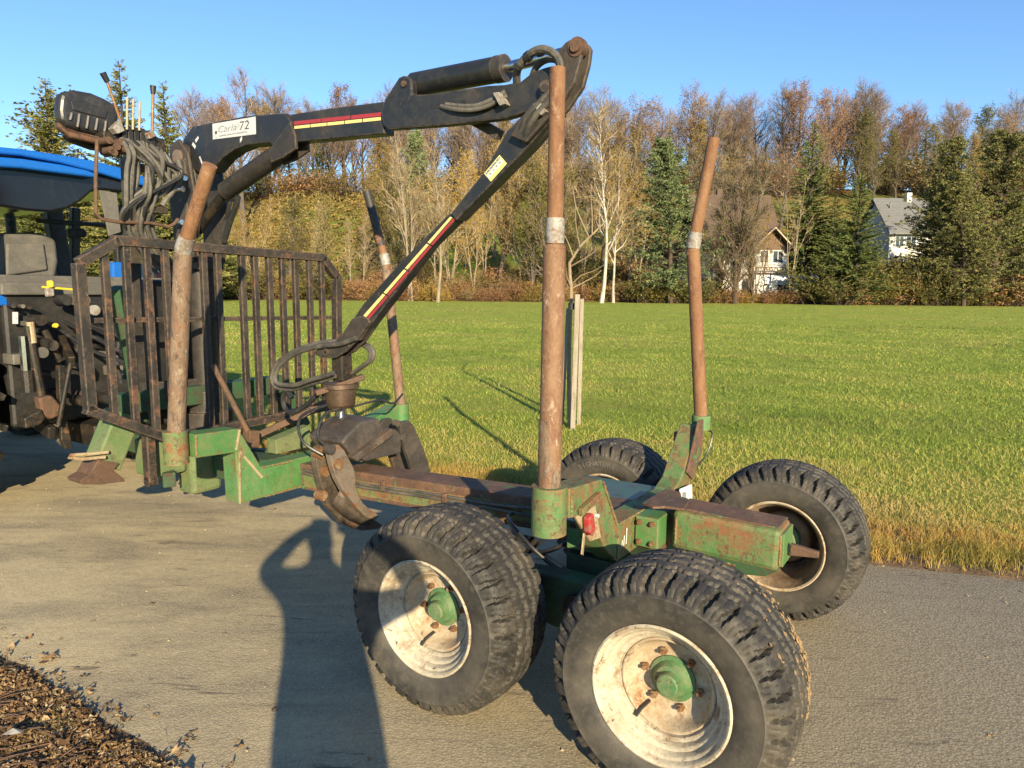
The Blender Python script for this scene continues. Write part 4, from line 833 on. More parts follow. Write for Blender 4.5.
# fenders (arched, blue) with lamps
for s in (-1, 1):
    b = MB(); arc = [(5.62+.93*math.cos(R_(a)), .80+.93*math.sin(R_(a))) for a in range(20, 121, 10)]; inn = [(5.62+.90*math.cos(R_(a)), .80+.90*math.sin(R_(a))) for a in range(120, 19, -10)]
    b.prism(arc+inn, s*.62, s*1.12, lambda u, z, v: P(u, v, z)); fe = b.build('fender', M['blue'], tractor, bevel=.008)
    b = MB(); b.prism([(5.62+.90*math.cos(R_(a)), .80+.90*math.sin(R_(a))) for a in range(10, 111, 10)]+[(5.3,.9),(5.9,.9)], s*.60, s*.615, lambda u, z, v: P(u, v, z)); b.build('inner_panel', M['trac_black'], fe)
    MB().box(P(5.10,s*.80,1.48), P(5.04,s*1.04,1.57)).build('tail_lamp', M['red'], fe, bevel=.01)
    MB().box(P(5.10,s*.80,1.575), P(5.04,s*1.04,1.63)).build('tail_lamp', M['white'], fe, bevel=.01)
# blue, white and red side panels showing through the bars
q = [(0.379,1.950), (0.486,1.954), (0.473,1.757), (0.366,1.756)]; b = MB(); b.prism(q, 5.2, 5.4, lambda v, z, u: P(u, v, z)); b.build('fender_panel', M['blue'], tractor, bevel=.02)
q = [(0.727,1.954), (0.864,1.960), (0.853,1.763), (0.716,1.761)]; b = MB(); b.prism(q, 5.2, 5.4, lambda v, z, u: P(u, v, z)); b.build('fender_panel', M['blue'], tractor, bevel=.02)
q = [(0.729,1.862), (0.837,1.865), (0.833,1.809), (0.726,1.807)]; b = MB(); b.prism(q, 5.17, 5.2, lambda v, z, u: P(u, v, z)); b.build('tail_lamp', M['red'], tractor, bevel=.006)
q = [(0.732,1.908), (0.830,1.911), (0.827,1.870), (0.730,1.867)]; b = MB(); b.prism(q, 5.17, 5.2, lambda v, z, u: P(u, v, z)); b.build('tail_lamp', M['white'], tractor, bevel=.006)
q = [(-0.706,1.846), (-0.584,1.743), (-0.514,1.583), (-0.728,1.563)]; b = MB(); b.prism(q, 5.0, 5.2, lambda v, z, u: P(u, v, z)); b.build('fender_panel', M['blue'], tractor, bevel=.015)
# body
b = MB(); b.box(P(5.0,-.58,.62), P(6.6,.58,1.74)); b.build('rear_body', M['trac_black'], tractor, bevel=.03)
b = MB(); b.box(P(4.95,-.60,1.66), P(5.02,.35,1.755)); b.build('rear_ledge', M['trac_grey'], tractor, bevel=.012)
b = MB(); b.box(P(6.55,-.28,.55), P(8.5,.28,.95)); b.build('chassis', M['grease'], tractor, bevel=.02)
b = MB(); b.prism([(6.55,.95),(6.55,1.55),(7.4,1.50),(8.4,1.34),(8.75,1.15),(8.8,.85),(8.6,.80)], -.36, .36, lambda u, z, v: P(u, v, z)); hood = b.build('hood', M['blue'], tractor, bevel=.06, seg=4)
b = MB()
for k in range(8): b.box(P(7.5+.1*k,-.366,.98), P(7.56+.1*k,.366,1.22))
b.build('grille', M['trac_black'], hood)
for s in (-1, 1): MB().cyl(P(8.78,s*.2,1.05), P(8.81,s*.2,1.03), .07, n=20).build('headlight', M['silver_label'], hood)
MB().cyl(P(6.9,.30,1.5), P(6.9,.30,2.55), .045, n=16).build('exhaust_pipe', M['grease'], tractor)
# wheels
def ag_wheel(u, v, r, wd, rr):
    s = 1 if v > 0 else -1; hw = wd/2
    rim = MB(); rim.lathe([(-hw*.9,rr*1.02),(-hw*.8,rr*.95),(-.05,rr*.9),(.0,rr*.85),(.02,rr*.5),(.03,.12),(.10,.10),(.10,0)], P(u,v,r), n=40, sgn=-s); 
    rim.lathe([(.0,rr*.86),(hw*.8,rr*.95),(hw*.9,rr*1.02)], P(u,v,r), n=40, sgn=-s)
    o = rim.build('wheel', M['trac_grey'], tractor)
    ty = MB(); ty.lathe([(-hw*.85,rr),(-hw,rr+.06),(-hw*1.02,r-.12),(-hw*.9,r-.055),(-hw*.5,r-.04),(0,r-.035),(hw*.5,r-.04),(hw*.9,r-.055),(hw*1.02,r-.12),(hw,rr+.06),(hw*.85,rr)], P(u,v,r), n=48)
    c0 = P(u,v,r); nl = 20
    for k in range(nl):
        for sd in (-1, 1):
            a0 = 2*PI*(k+(.5 if sd > 0 else 0))/nl; pts = []
            for t in (0, .35, .7, 1.0):
                a = a0+t*.20; rad = r-.012-(.03 if t == 1 else 0); pts.append(c0+Vector((rad*math.cos(a), sd*(.01+t*hw*.98), rad*math.sin(a))))
            for p0, p1 in zip(pts, pts[1:]): ty.bar(p0, p1, .045, .05, up=(p0-c0))
    ty.build('tyre', M['rubber_dark'], o)
for v in (-.92, .92): ag_wheel(5.62, v, .80, .46, .46)
for v in (-.82, .82): ag_wheel(8.05, v, .58, .36, .33)
MB().cyl(P(8.05,-.75,.58), P(8.05,.75,.58), .07, n=16).build('axle', M['grease'], tractor)
MB().cyl(P(5.62,-.75,.80), P(5.62,.75,.80), .14, n=20).build('axle', M['grease'], tractor)
# rear linkage and hydraulics
def rod(pts, r, m, name): return MB().tube([P(*p) for p in pts], r, 10).build(name, M[m], tractor, bevel=0)
def pu(u, px): return [(u, v, z) for v, z in px]
rod(pu(4.72, [(-0.565,1.356), (-0.564,1.084)]), .040, 'chrome', 'lift_ram')
rod(pu(4.72, [(-0.563,1.099), (-0.562,0.930)]), .045, 'grease', 'ram_barrel')
rod(pu(4.70, [(-0.541,1.431), (-0.521,1.234), (-0.485,0.877)]), .030, 'grease', 'lift_rod'); rod(pu(4.69, [(-0.529,1.461), (-0.521,1.303)]), .026, 'tan_plate', 'lift_rod_thread')
b = MB(); b.prism([(-0.542,0.895), (-0.444,0.899), (-0.393,0.822), (-0.384,0.742), (-0.458,0.713), (-0.525,0.746)], 4.62, 4.72, lambda v, z, u: P(u, v, z)); b.build('link_ball', M['rusty'], tractor, bevel=.02, seg=3)
b = MB(); b.prism([(-0.661,0.751), (-0.535,0.809), (-0.513,0.729), (-0.557,0.689), (-0.653,0.673)], 4.60, 4.70, lambda v, z, u: P(u, v, z)); b.build('link_end', M['grease'], tractor, bevel=.012)
b = MB(); b.bar(P(4.66,-.45,.60), P(5.4,-.40,.75), .06, .10); b.bar(P(4.60,.45,.62), P(5.4,.40,.75), .06, .10); b.build('lower_link', M['grease'], tractor, bevel=.012)
q = [(-0.361,1.121), (-0.310,1.117), (-0.325,0.681), (-0.297,0.450), (-0.349,0.451), (-0.380,0.529)]; b = MB(); b.prism(q, 4.68, 4.74, lambda v, z, u: P(u, v, z)); b.build('stay_bar', M['grease'], tractor, bevel=.008)
q = [(-0.400,0.655), (-0.334,0.645), (-0.347,0.469), (-0.387,0.524)]; b = MB(); b.prism(q, 4.72, 4.78, lambda v, z, u: P(u, v, z)); b.build('hitch_cheek', M['trac_grey'], tractor, bevel=.008)
rod(pu(4.8, [(-0.390,1.392), (-0.291,1.149), (-0.167,1.205), (-0.093,1.379)]), .030, 'grease', 'hydraulic_pipe')
for k, pp in enumerate(([(-0.348,1.485), (-0.300,1.561), (-0.225,1.584), (-0.154,1.527), (-0.133,1.383), (-0.129,1.221)], [(-0.326,1.391), (-0.291,1.483), (-0.215,1.513), (-0.174,1.448), (-0.172,1.264)], [(-0.328,1.276), (-0.276,1.390), (-0.217,1.388), (-0.183,1.227), (-0.165,1.049)], [(-0.303,1.423), (-0.257,1.452), (-0.215,1.427), (-0.203,1.372), (-0.251,1.326)], [(-0.111,1.384), (-0.089,1.262), (-0.068,1.097), (-0.095,0.936)], [(-0.407,1.241), (-0.377,1.067), (-0.294,0.996), (-0.189,1.001)])):
    MB().tube(spline(pu(4.72-.02*k, pp), 6), .020, 8).build('hydraulic_hose', M['hose_black'], tractor)
q = [(-0.360,1.423), (-0.336,1.450), (-0.316,1.429), (-0.340,1.403)]; b = MB(); b.prism(q, 4.70, 4.76, lambda v, z, u: P(u, v, z)); b.build('yellow_cap', M['yellow'], tractor, bevel=.012)
q = [(-0.334,1.770), (-0.312,1.778), (-0.299,1.763), (-0.302,1.724), (-0.331,1.716)]; b = MB(); b.prism(q, 4.78, 4.84, lambda v, z, u: P(u, v, z)); b.build('yellow_cap', M['yellow'], tractor, bevel=.012)
MB().cyl(P(4.82,*[(-0.371,1.723)][0]), P(4.82,*[(-0.116,1.702)][0]), .009, n=10).build('yellow_lever', M['yellow'], tractor)
q = [(-0.352,1.716), (-0.295,1.716), (-0.292,1.654), (-0.350,1.646)]; b = MB(); b.prism(q, 4.80, 4.84, lambda v, z, u: P(u, v, z)); b.build('white_coupler', M['band'], tractor, bevel=.01)
for (v, z), m in zip([(-0.413,1.292), (-0.453,1.225), (-0.378,1.275), (-0.117,1.622), (-0.193,1.623), (-0.449,1.471), (-0.252,1.623), (-0.046,1.541), (-0.139,0.852), (-0.188,0.817)], ('grease','trac_grey','claw_dark','trac_grey','hose','grease','trac_black','band','rusty','grease')):
    MB().cyl(P(4.70,v,z), P(4.84,v,z), .042, n=14).build('coupler', M[m], tractor, bevel=.008)
rt_ = random.Random(5)
for k in range(16):
    v, z = rt_.uniform(-.62,.25), rt_.uniform(.72,1.6); b = MB(); s = rt_.uniform(.025,.07)
    if rt_.random() < .65: b.box(P(4.86,v,z), P(4.99+.05,v+s*1.6,z+s*1.2))
    else: b.cyl(P(4.84,v,z), P(5.02,v+rt_.uniform(-.05,.05),z), s*.6, n=14)
    b.build('valve_block', M[rt_.choice(('grease','trac_grey','trac_black','trac_black','grease'))], tractor, bevel=.008)
for s in (-.20, .20):
    b = MB(); b.bar(P(4.95,s,1.30), P(4.55,s*1.6,1.15), .05, .09); b.build('lift_arm', M['grease'], tractor, bevel=.01)
    MB().cyl(P(4.57,s*1.6,1.15), P(4.62,s*2.1,.66), .018, n=12).build('lift_rod', M['grease'], tractor)
q = [(-0.539,1.531), (-0.504,1.530), (-0.511,1.438), (-0.545,1.439)]; b = MB(); b.prism(q, 4.93, 4.95, lambda v, z, u: P(u, v, z)); b.build('small_plate', M['silver_label'], tractor, bevel=.003)
b = MB(); b.box(P(4.70,-.12,.42), P(5.2,.12,.60)); b.build('tow_hitch', M['grease'], tractor, bevel=.015)
MB().tube(spline([P(4.9,0,.82), P(4.5,0,.80), P(4.0,0,.75), P(3.6,0,.72)]), .045, 12).build('drive_shaft', M['trac_black'], tractor)
# hoses from tractor to crane
for k in range(4):
    MB().tube(spline([P(4.9,-.3+.1*k,1.45), P(4.4,-.25+.1*k,1.25+.05*k), P(3.9,-.2+.08*k,1.15), P(3.6,-.1+.06*k,1.0)]), .015, 8).build('coupling_hose', M['hose_black'], tractor)
# ================================================================== ground, road, field
def sstep(a, b, x):
    t = min(1, max(0, (x-a)/(b-a))); return t*t*(3-2*t)
def gz(x, y):
    h = .70*sstep(10, 72, y)
    h += 19.5*sstep(74, 136, y+.06*x*(1 if x > 0 else .4)) + .5*math.sin(x*.045)*sstep(80, 120, y)
    if y > 140: h -= .05*(y-140)
    return h
far_edge = [(40,-9),(14,.9),(6,3.3),(3.15,4.15),(2.39,4.38),(1.0,4.95),(-1.0,5.95),(-4,8.0),(-8,10.9),(-14,15.2),(-40,34)]
near_edge = [(40,-13.2),(14,-3.2),(6,-1.4),(2.6,-.42),(.9,.63),(-.3,1.62),(-1.15,2.29),(-2.40,3.03),(-6,5.7),(-10,8.7),(-16,13),(-42,31)]
def chain(pts, step):
    out = []
    for a, b in zip(pts, pts[1:]):
        L = math.hypot(b[0]-a[0], b[1]-a[1]); k = max(1, int(L/step))
        for i in range(k): out.append((a[0]+(b[0]-a[0])*i/k, a[1]+(b[1]-a[1])*i/k))
    return out+[pts[-1]]
import mathutils
near_edge = [p for p in chain(near_edge, .22)]
near_edge = [(x, y+((.10*mathutils.noise.noise((x*1.7, 2.2, 0))+.07*mathutils.noise.noise((x*5.1, 7.2, 0))) if abs(x) < 7 else 0)) for x, y in near_edge]
def edge_y(pts, x):
    for a, b in zip(pts, pts[1:]):
        if b[0] <= x <= a[0]:
            t = (x-a[0])/(b[0]-a[0]); return a[1]+(b[1]-a[1])*t
    return pts[-1][1] if x < pts[-1][0] else pts[0][1]
# terrain sheet
xs = sorted(set([-700,-500,-350]+list(range(-260,261,10))+[350,500,700])); ys = sorted(set([-300,-120,-60,-30,-15,-8]+[i*2 for i in range(-2,10)]+list(range(20,72,6))+list(range(72,180,3))+list(range(180,340,12))+[420,600]))
b = MB(); vs = [(x, y, gz(x, y)-.012) for y in ys for x in xs]; nx = len(xs)
b.add(vs, [(j*nx+i, j*nx+i+1, (j+1)*nx+i+1, (j+1)*nx+i) for j in range(len(ys)-1) for i in range(nx-1)], 0, True)
def ground_mat():
    m, t, p = newmat('meadow_and_hillside'); tc = N(t, 'ShaderNodeTexCoord'); v = tc.outputs['Object']
    n1 = noise(t, v, .09, 5, .6); n2 = noise(t, v, .9, 6, .65); n3 = noise(t, v, 9, 6, .7); n4 = noise(t, v, 60, 4, .7)
    mp = N(t, 'ShaderNodeMapping'); mp.inputs['Scale'].default_value = (.25,1.0,1); t.links.new(v, mp.inputs[0]); n5 = noise(t, mp.outputs[0], .6, 6, .6)
    g = mix(t, ramp(t, n2, .35, .7), (.25,.33,.045), (.37,.41,.075))
    g = mix(t, math2(t, 'MULTIPLY', ramp(t, n5, .48, .68), .8), g, (.40,.34,.095))
    g = mix(t, math2(t, 'MULTIPLY', ramp(t, n3, .55, .8), .5), g, (.12,.17,.026))
    g = mix(t, math2(t, 'MULTIPLY', ramp(t, n4, .5, .8), .35), g, (.42,.38,.14))
    sx = N(t, 'ShaderNodeSeparateXYZ'); t.links.new(v, sx.inputs[0])
    hill = ramp(t, sx.outputs['Y'], 73, 77)
    hg = mix(t, ramp(t, n1, .42, .58), (.105,.17,.03), (.24,.17,.055))
    hg = mix(t, ramp(t, n2, .5, .72), hg, (.20,.085,.03))
    fl = ramp(t, sx.outputs['Y'], 112, 126); hg = mix(t, fl, hg, (.16,.075,.035))
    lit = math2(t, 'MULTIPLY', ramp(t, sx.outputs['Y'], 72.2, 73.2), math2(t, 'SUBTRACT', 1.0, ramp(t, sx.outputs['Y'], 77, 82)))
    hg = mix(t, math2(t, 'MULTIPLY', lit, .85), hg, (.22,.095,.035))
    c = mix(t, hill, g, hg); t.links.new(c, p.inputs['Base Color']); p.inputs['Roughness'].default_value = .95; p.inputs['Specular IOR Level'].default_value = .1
    bp = N(t, 'ShaderNodeBump', Strength=.9, Distance=.06); t.links.new(math2(t, 'ADD', n3, math2(t, 'ADD', n4, n2)), bp.inputs['Height']); t.links.new(bp.outputs[0], p.inputs['Normal'])
    return m
fld = b.build('field', ground_mat(), fix=False); tag(fld, 'green grass field running up to the wooded hill', kind='structure')
# road
rr_ = random.Random(3)
fe_, ne_ = [], []
fx = chain(far_edge, .18); 
m_ = len(fx)
for i, (x, y) in enumerate(fx):
    fe_.append((x, y+(rr_.uniform(-.035,.035) if abs(x) < 12 else 0)))
nch = chain(near_edge, .18)
# walk both edges at equal parameter
def resample(pts, k):
    L = [0]
    for a, c in zip(pts, pts[1:]): L.append(L[-1]+math.hypot(c[0]-a[0], c[1]-a[1]))
    out = []; j = 0
    for i in range(k):
        s = L[-1]*i/(k-1)
        while j < len(L)-2 and L[j+1] < s: j += 1
        t = (s-L[j])/(L[j+1]-L[j]); out.append((pts[j][0]+(pts[j+1][0]-pts[j][0])*t, pts[j][1]+(pts[j+1][1]-pts[j][1])*t))
    return out
K = 520
fe2, ne2 = resample(fe_, K), resample(nch, K); vs = []; NC = 12
for (ax, ay), (bx, by) in zip(fe2, ne2):
    j0 = rr_.uniform(-.03,.03); j1 = rr_.uniform(-.04,.04)
    for c in range(NC+1):
        t = c/NC; y = ay+(by-ay)*t+(j0 if c == 0 else j1 if c == NC else 0)
        x = ax+(bx-ax)*t; vs.append((x, y, .012-.022*abs(2*t-1)**6+gz(x, y)))
b = MB(); b.add(vs, [(i*(NC+1)+c, i*(NC+1)+c+1, (i+1)*(NC+1)+c+1, (i+1)*(NC+1)+c) for i in range(K-1) for c in range(NC)], 0, True)
def road_mat():
    m, t, p = newmat('dusty_asphalt'); tc = N(t, 'ShaderNodeTexCoord'); v = tc.outputs['Object']
    mpr = N(t, 'ShaderNodeMapping'); mpr.inputs['Rotation'].default_value = (0,0,R_(31)); mpr.inputs['Scale'].default_value = (.45,1.35,1); t.links.new(v, mpr.inputs[0]); vr = mpr.outputs[0]; big = noise(t, vr, .75, 5, .6, .3); mid = noise(t, vr, 3.6, 7, .7, .5); fine = noise(t, v, 34, 6, .7); grit = noise(t, v, 130, 4, .75)
    vor = N(t, 'ShaderNodeTexVoronoi', Scale=85.0); t.links.new(v, vor.inputs['Vector'])
    sx = N(t, 'ShaderNodeSeparateXYZ'); t.links.new(v, sx.inputs[0])
    # pale sand lies thicker towards the tractor (x < 0) and thins out to the right
    left = ramp(t, math2(t, 'ADD', sx.outputs['X'], math2(t, 'MULTIPLY', big, 1.6)), 3.4, -1.6)
    sand = math2(t, 'MULTIPLY', left, ramp(t, math2(t, 'ADD', big, math2(t, 'MULTIPLY', mid, .6)), .60, .84))
    a = mix(t, ramp(t, vor.outputs['Distance'], .1, .6), (.38,.32,.225), (.19,.155,.108))
    a = mix(t, math2(t, 'MULTIPLY', ramp(t, grit, .52, .75), .6), a, (.52,.45,.32))
    a = mix(t, math2(t, 'MULTIPLY', ramp(t, mid, .5, .75), .5), a, (.15,.125,.09))
    s = mix(t, ramp(t, fine, .35, .7), (.60,.49,.29), (.43,.345,.205))
    s = mix(t, math2(t, 'MULTIPLY', ramp(t, grit, .55, .75), .5), s, (.26,.20,.12))
    c = mix(t, math2(t, 'MULTIPLY', sand, .9), a, s)
    ext = noise(t, v, 300, 3, .8); c = mix(t, math2(t, 'MULTIPLY', ramp(t, ext, .53, .66), .70), c, (.085,.07,.05)); c = mix(t, math2(t, 'MULTIPLY', ramp(t, ext, .46, .34), .4), c, (.70,.60,.42))
    st = noise(t, v, 1.1, 3, .5); mp2 = N(t, 'ShaderNodeMapping'); mp2.inputs['Rotation'].default_value = (0,0,R_(24)); mp2.inputs['Scale'].default_value = (2.2,13,1); t.links.new(v, mp2.inputs[0])
    ck = noise(t, mp2.outputs[0], 1.0, 6, .65, 1.2); c = mix(t, math2(t, 'MULTIPLY', math2(t, 'MULTIPLY', ramp(t, ck, .60, .66), ramp(t, st, .42, .58)), .75), c, (.075,.062,.05))
    # tyre scuffs, dark and streaky
    mp = N(t, 'ShaderNodeMapping'); mp.inputs['Rotation'].default_value = (0,0,R_(30)); mp.inputs['Scale'].default_value = (.6,5,1); t.links.new(v, mp.inputs[0])
    sc = noise(t, mp.outputs[0], 1.7, 5, .6, .5); c = mix(t, math2(t, 'MULTIPLY', ramp(t, sc, .60, .74), .45), c, (.11,.09,.07))
    t.links.new(c, p.inputs['Base Color']); p.inputs['Roughness'].default_value = .85; p.inputs['Specular IOR Level'].default_value = .25
    h = math2(t, 'ADD', math2(t, 'MULTIPLY', grit, .9), math2(t, 'ADD', math2(t, 'MULTIPLY', fine, .35), math2(t, 'MULTIPLY', vor.outputs['Distance'], -.6)))
    bp = N(t, 'ShaderNodeBump', Strength=.42, Distance=.006); t.links.new(h, bp.inputs['Height']); t.links.new(bp.outputs[0], p.inputs['Normal'])
    return m
rd = b.build('road', road_mat(), fix=False); tag(rd, 'narrow asphalt farm road dusted with pale sand', kind='structure')
for o in (rd, fld):
    me = o.data
    if me.polygons[0].normal.z < 0: me.flip_normals()
# near verge: bare soil sheet with litter
vg = resample(near_edge, 200); vs = []
for x, y in vg:
    d = Vector((-.45, -.9)).normalized()
    for k, off in enumerate((-.10, .12, .5, 1.2, 2.6, 5)):
        xx, yy = x+d.x*off+rr_.uniform(-.03,.03), y+d.y*off+rr_.uniform(-.04,.04); vs.append((xx, yy, (-.012, .004, .008, .012, .012, -.05)[k]+rr_.uniform(-.006,.006)))
b = MB(); b.add(vs, [(i*6+c, i*6+c+1, (i+1)*6+c+1, (i+1)*6+c) for i in range(199) for c in range(5)], 0, True)
def soil_mat():
    m, t, p = newmat('brown_verge_soil'); v = coords(t, False); n1 = noise(t, v, 4, 6, .7); n2 = noise(t, v, 40, 6, .7)
    c = mix(t, ramp(t, n1, .4, .65), (.12,.075,.042), (.22,.145,.075)); c = mix(t, math2(t, 'MULTIPLY', ramp(t, n2, .5, .75), .6), c, (.05,.032,.02))
    t.links.new(c, p.inputs['Base Color']); p.inputs['Roughness'].default_value = .95
    bp = N(t, 'ShaderNodeBump', Strength=.9, Distance=.03); t.links.new(n2, bp.inputs['Height']); t.links.new(bp.outputs[0], p.inputs['Normal']); return m
vo = b.build('verge', soil_mat(), fix=False); tag(vo, 'brown earth verge along the near edge of the road', kind='structure')
if vo.data.polygons[0].normal.z < 0: vo.data.flip_normals()
def leafmat(name, cols, scale=3.0, trans=.25, rough=.8, vary=.5):
    m, t, p = newmat(name); tc = N(t, 'ShaderNodeTexCoord'); ge = N(t, 'ShaderNodeNewGeometry')
    at = N(t, 'ShaderNodeAttribute', attribute_name='tone'); f = at.outputs['Fac']
    cr = N(t, 'ShaderNodeValToRGB'); e = cr.color_ramp.elements
    e[0].position = 0; e[0].color = rgba(cols[0]); e[1].position = 1; e[1].color = rgba(cols[-1])
    for i, c in enumerate(cols[1:-1]): x = e.new((i+1)/(len(cols)-1)); x.color = rgba(c)
    oi = N(t, 'ShaderNodeObjectInfo'); f2 = math2(t, 'ADD', f, math2(t, 'MULTIPLY', math2(t, 'SUBTRACT', oi.outputs['Random'], .5), vary))
    t.links.new(f2, cr.inputs[0]); t.links.new(cr.outputs[0], p.inputs['Base Color']); p.inputs['Roughness'].default_value = rough; p.inputs['Specular IOR Level'].default_value = .2
    if trans:
        tb = N(t, 'ShaderNodeBsdfTranslucent'); t.links.new(cr.outputs[0], tb.inputs['Color']); ms = N(t, 'ShaderNodeMixShader'); ms.inputs[0].default_value = trans
        out = t.nodes['Material Output']; t.links.new(p.outputs[0], ms.inputs[1]); t.links.new(tb.outputs[0], ms.inputs[2]); t.links.new(ms.outputs[0], out.inputs['Surface'])
    return m
def tri_obj(name, vs, fs, tones, m, parent=None, smooth=False):      # one tone per face
    me = bpy.data.meshes.new(name); me.from_pydata(vs, [], fs); me.materials.append(m)
    at = me.attributes.new('tone', 'FLOAT', 'FACE'); at.data.foreach_set('value', tones)
    if smooth: me.polygons.foreach_set('use_smooth', [True]*len(fs))
    me.update(); o = bpy.data.objects.new(name, me); col.objects.link(o)
    if parent: o.parent = parent
    ABS[o.name] = Vector((0,0,0)); return o
def in_view(x, y, pad=.06):
    return y > .5 and abs(x)/y < .7246+pad+.25/y
# grass blades, denser and finer near the camera
def blades(name, label, n, region, hgt, wid, cols, seed, tone_fn=None, lean=.5, trans=.3):
    rg = random.Random(seed); vs = []; fs = []; tn = []; c = 0; tries = 0
    m = leafmat(name+'_blades', cols, trans=trans, vary=0)
    while c < n and tries < n*12:
        tries += 1; s = region(rg)
        if s is None: continue
        x, y, k = s; z = gz(x, y)-.01; d = math.hypot(x, y)
        wd = wid*max(1, d/7.5)*rg.uniform(.7,1.3); h = hgt*k*rg.uniform(.45,1.2); a = rg.uniform(0, 2*PI); le = rg.uniform(.1, lean)*h; la = rg.uniform(0, 2*PI)
        dx, dy = math.cos(a)*wd/2, math.sin(a)*wd/2; lx, ly = math.cos(la)*le, math.sin(la)*le; i = len(vs)
        vs += [(x-dx,y-dy,z),(x+dx,y+dy,z),(x+dx*.7+lx*.35,y+dy*.7+ly*.35,z+h*.6),(x-dx*.7+lx*.35,y-dy*.7+ly*.35,z+h*.6),(x+lx,y+ly,z+h)]
        fs += [(i,i+1,i+2,i+3),(i+3,i+2,i+4)]; t = min(1, max(0, (tone_fn(x, y, rg) if tone_fn else rg.random()))); tn += [t, t]; c += 1
    return tag(tri_obj(name, vs, fs, tn, m), label, kind='stuff')
import mathutils
nz = lambda x, y, s: mathutils.noise.noise((x*s, y*s, 3.1))
def edge_side(x, y): return y-edge_y(far_edge, x)                     # > 0 on the field side
def reg_field(rg):
    y = 4.0/(1-rg.random()*.935) if rg.random() < .8 else rg.uniform(3.5, 34); x = rg.uniform(-1, 1)*(.79*y+2.2)
    if abs(x) > .79*y+2.2 or y > 60: return None
    e = edge_side(x, y)
    if e < .15: return None
    k = .8+.5*nz(x, y, 1.1)+.35*nz(x, y, .33)
    return x, y, max(.35, k)*(1 if y < 9 else 1.2)
def tone_field(x, y, rg):
    e = edge_side(x, y); dry = max(0, 1-(e-.4)/4.6)*.50+.42*max(0, nz(x, y, .55))+.25*max(0, nz(x+9, y, 1.7))
    return .28+dry*1.15+.26*nz(x+4, y-3, .22)-.35*max(0, nz(x-7, y+2, 1.3)-.15)+rg.gauss(0, .15)
GRASS = [(.050,.105,.018),(.19,.265,.046),(.345,.37,.080),(.47,.38,.12),(.50,.36,.15)]
blades('field_grass', 'short green and straw coloured grass of the field beyond the road', 225000, reg_field, .050, .0060, GRASS, 1, tone_field, 1.7)
def reg_tuft(rg):
    x = rg.uniform(-6.5, 7.0); e = abs(rg.gauss(0, .62))+(-.03 if rg.random() < .5 else .05); y = edge_y(far_edge, x)+e
    if y < 1.5: return None
    cl = nz(x, y, 2.3)+.6*nz(x, y, 6)
    if cl < -.45+rg.random()*.3: return None
    k = .75+.9*max(0, cl)
    return x, y, k*max(.25, 1-e*.5)
def tone_tuft(x, y, rg): return .70-.20*max(0, edge_side(x, y)-.4)+.7*nz(x, y, 1.5)+.3*nz(x+3, y, 4.5)+rg.gauss(0, .16)
blades('verge_tufts', 'tall dry yellow grass tufts along the far edge of the asphalt', 58000, reg_tuft, .15, .0042, [(.05,.10,.016),(.17,.18,.035),(.36,.27,.07),(.48,.32,.09),(.40,.20,.07)], 2, tone_tuft, .9)
# bare, dry strip under the tufts
ev = resample(far_edge, 420); vs = []
for x, y in ev:
    for k, off in enumerate((-.04, .06, .26, .55)):
        vs.append((x+.35*off, y+off+rr_.uniform(-.05,.05)*(k > 0), gz(x, y)+(-.008, .010, .010, -.02)[k]+rr_.uniform(-.004,.004)))
b = MB(); b.add(vs, [(i*4+c, i*4+c+1, (i+1)*4+c+1, (i+1)*4+c) for i in range(419) for c in range(3)], 0, True)
fv = b.build('far_verge', soil_mat(), fix=False); tag(fv, 'bare dry soil strip between asphalt and field', kind='structure')
if fv.data.polygons[0].normal.z < 0: fv.data.flip_normals()
# leaf litter on the near verge
def litter(name, label, n, seed, cols, size, zone, curl=.5, lift=.03):
    rg = random.Random(seed); vs = []; fs = []; tn = []; c = 0
    m = leafmat(name+'_leaves', cols, trans=.15, vary=0)
    while c < n:
        s = zone(rg)
        if s is None: continue
        x, y, z0 = s; L = size*(rg.uniform(.35, 1.3)+(rg.random() < .05)*.8); W_ = L*rg.uniform(.4,.75); R3 = Matrix.Rotation(rg.uniform(0,2*PI),3,'Z') @ Matrix.Rotation(rg.gauss(0,.22),3,'X') @ Matrix.Rotation(rg.gauss(0,.22),3,'Y')
        cu = rg.uniform(-curl, curl)*L; base = Vector((x, y, z0+rg.uniform(.002, lift))); i = len(vs)
        k = 11; ring = []
        for q in range(k):
            a = 2*PI*q/k; rr = 1-.16*(q % 2)-.10*rg.random(); px, py = L/2*math.cos(a)*rr*(1.08 if q == 0 else 1), W_/2*math.sin(a)*rr; ring.append((px, py, cu*(1.1*(px/L)**2*4-.5)+.35*abs(py)+rg.gauss(0,.03)*L))
        vs += [tuple(base+R3 @ Vector(p)) for p in [(-L*.2,0,-cu*.45),(L*.2,0,-cu*.4)]+ring]
        fs += [(i+(1 if -3 <= (q if q < 6 else q-k) <= 2 else 0), i+2+q, i+2+(q+1)%k) for q in range(k)]; t = min(1, max(0, rg.gauss(.5,.25))); tn += [t]*k; c += 1
    return tag(tri_obj(name, vs, fs, tn, m), label, kind='stuff')
def zone_near(rg):
    x = rg.uniform(-4.5, .5); y = edge_y(near_edge, x)-abs(rg.gauss(0, .5))+(.05*rg.random() if rg.random() < .93 else .30*rg.random()**2)
    if not in_view(x, y, .05) or y < 1.9: return None
    return x, y, (.004 if y > edge_y(near_edge, x)-.10 else .008)
LIT = [(.05,.03,.018),(.13,.072,.036),(.24,.145,.068),(.36,.25,.13),(.50,.40,.25)]
litter('fallen_leaves', 'curled brown fallen leaves on the verge in the lower left corner', 6500, 7, LIT, .042, zone_near, .4, .008)
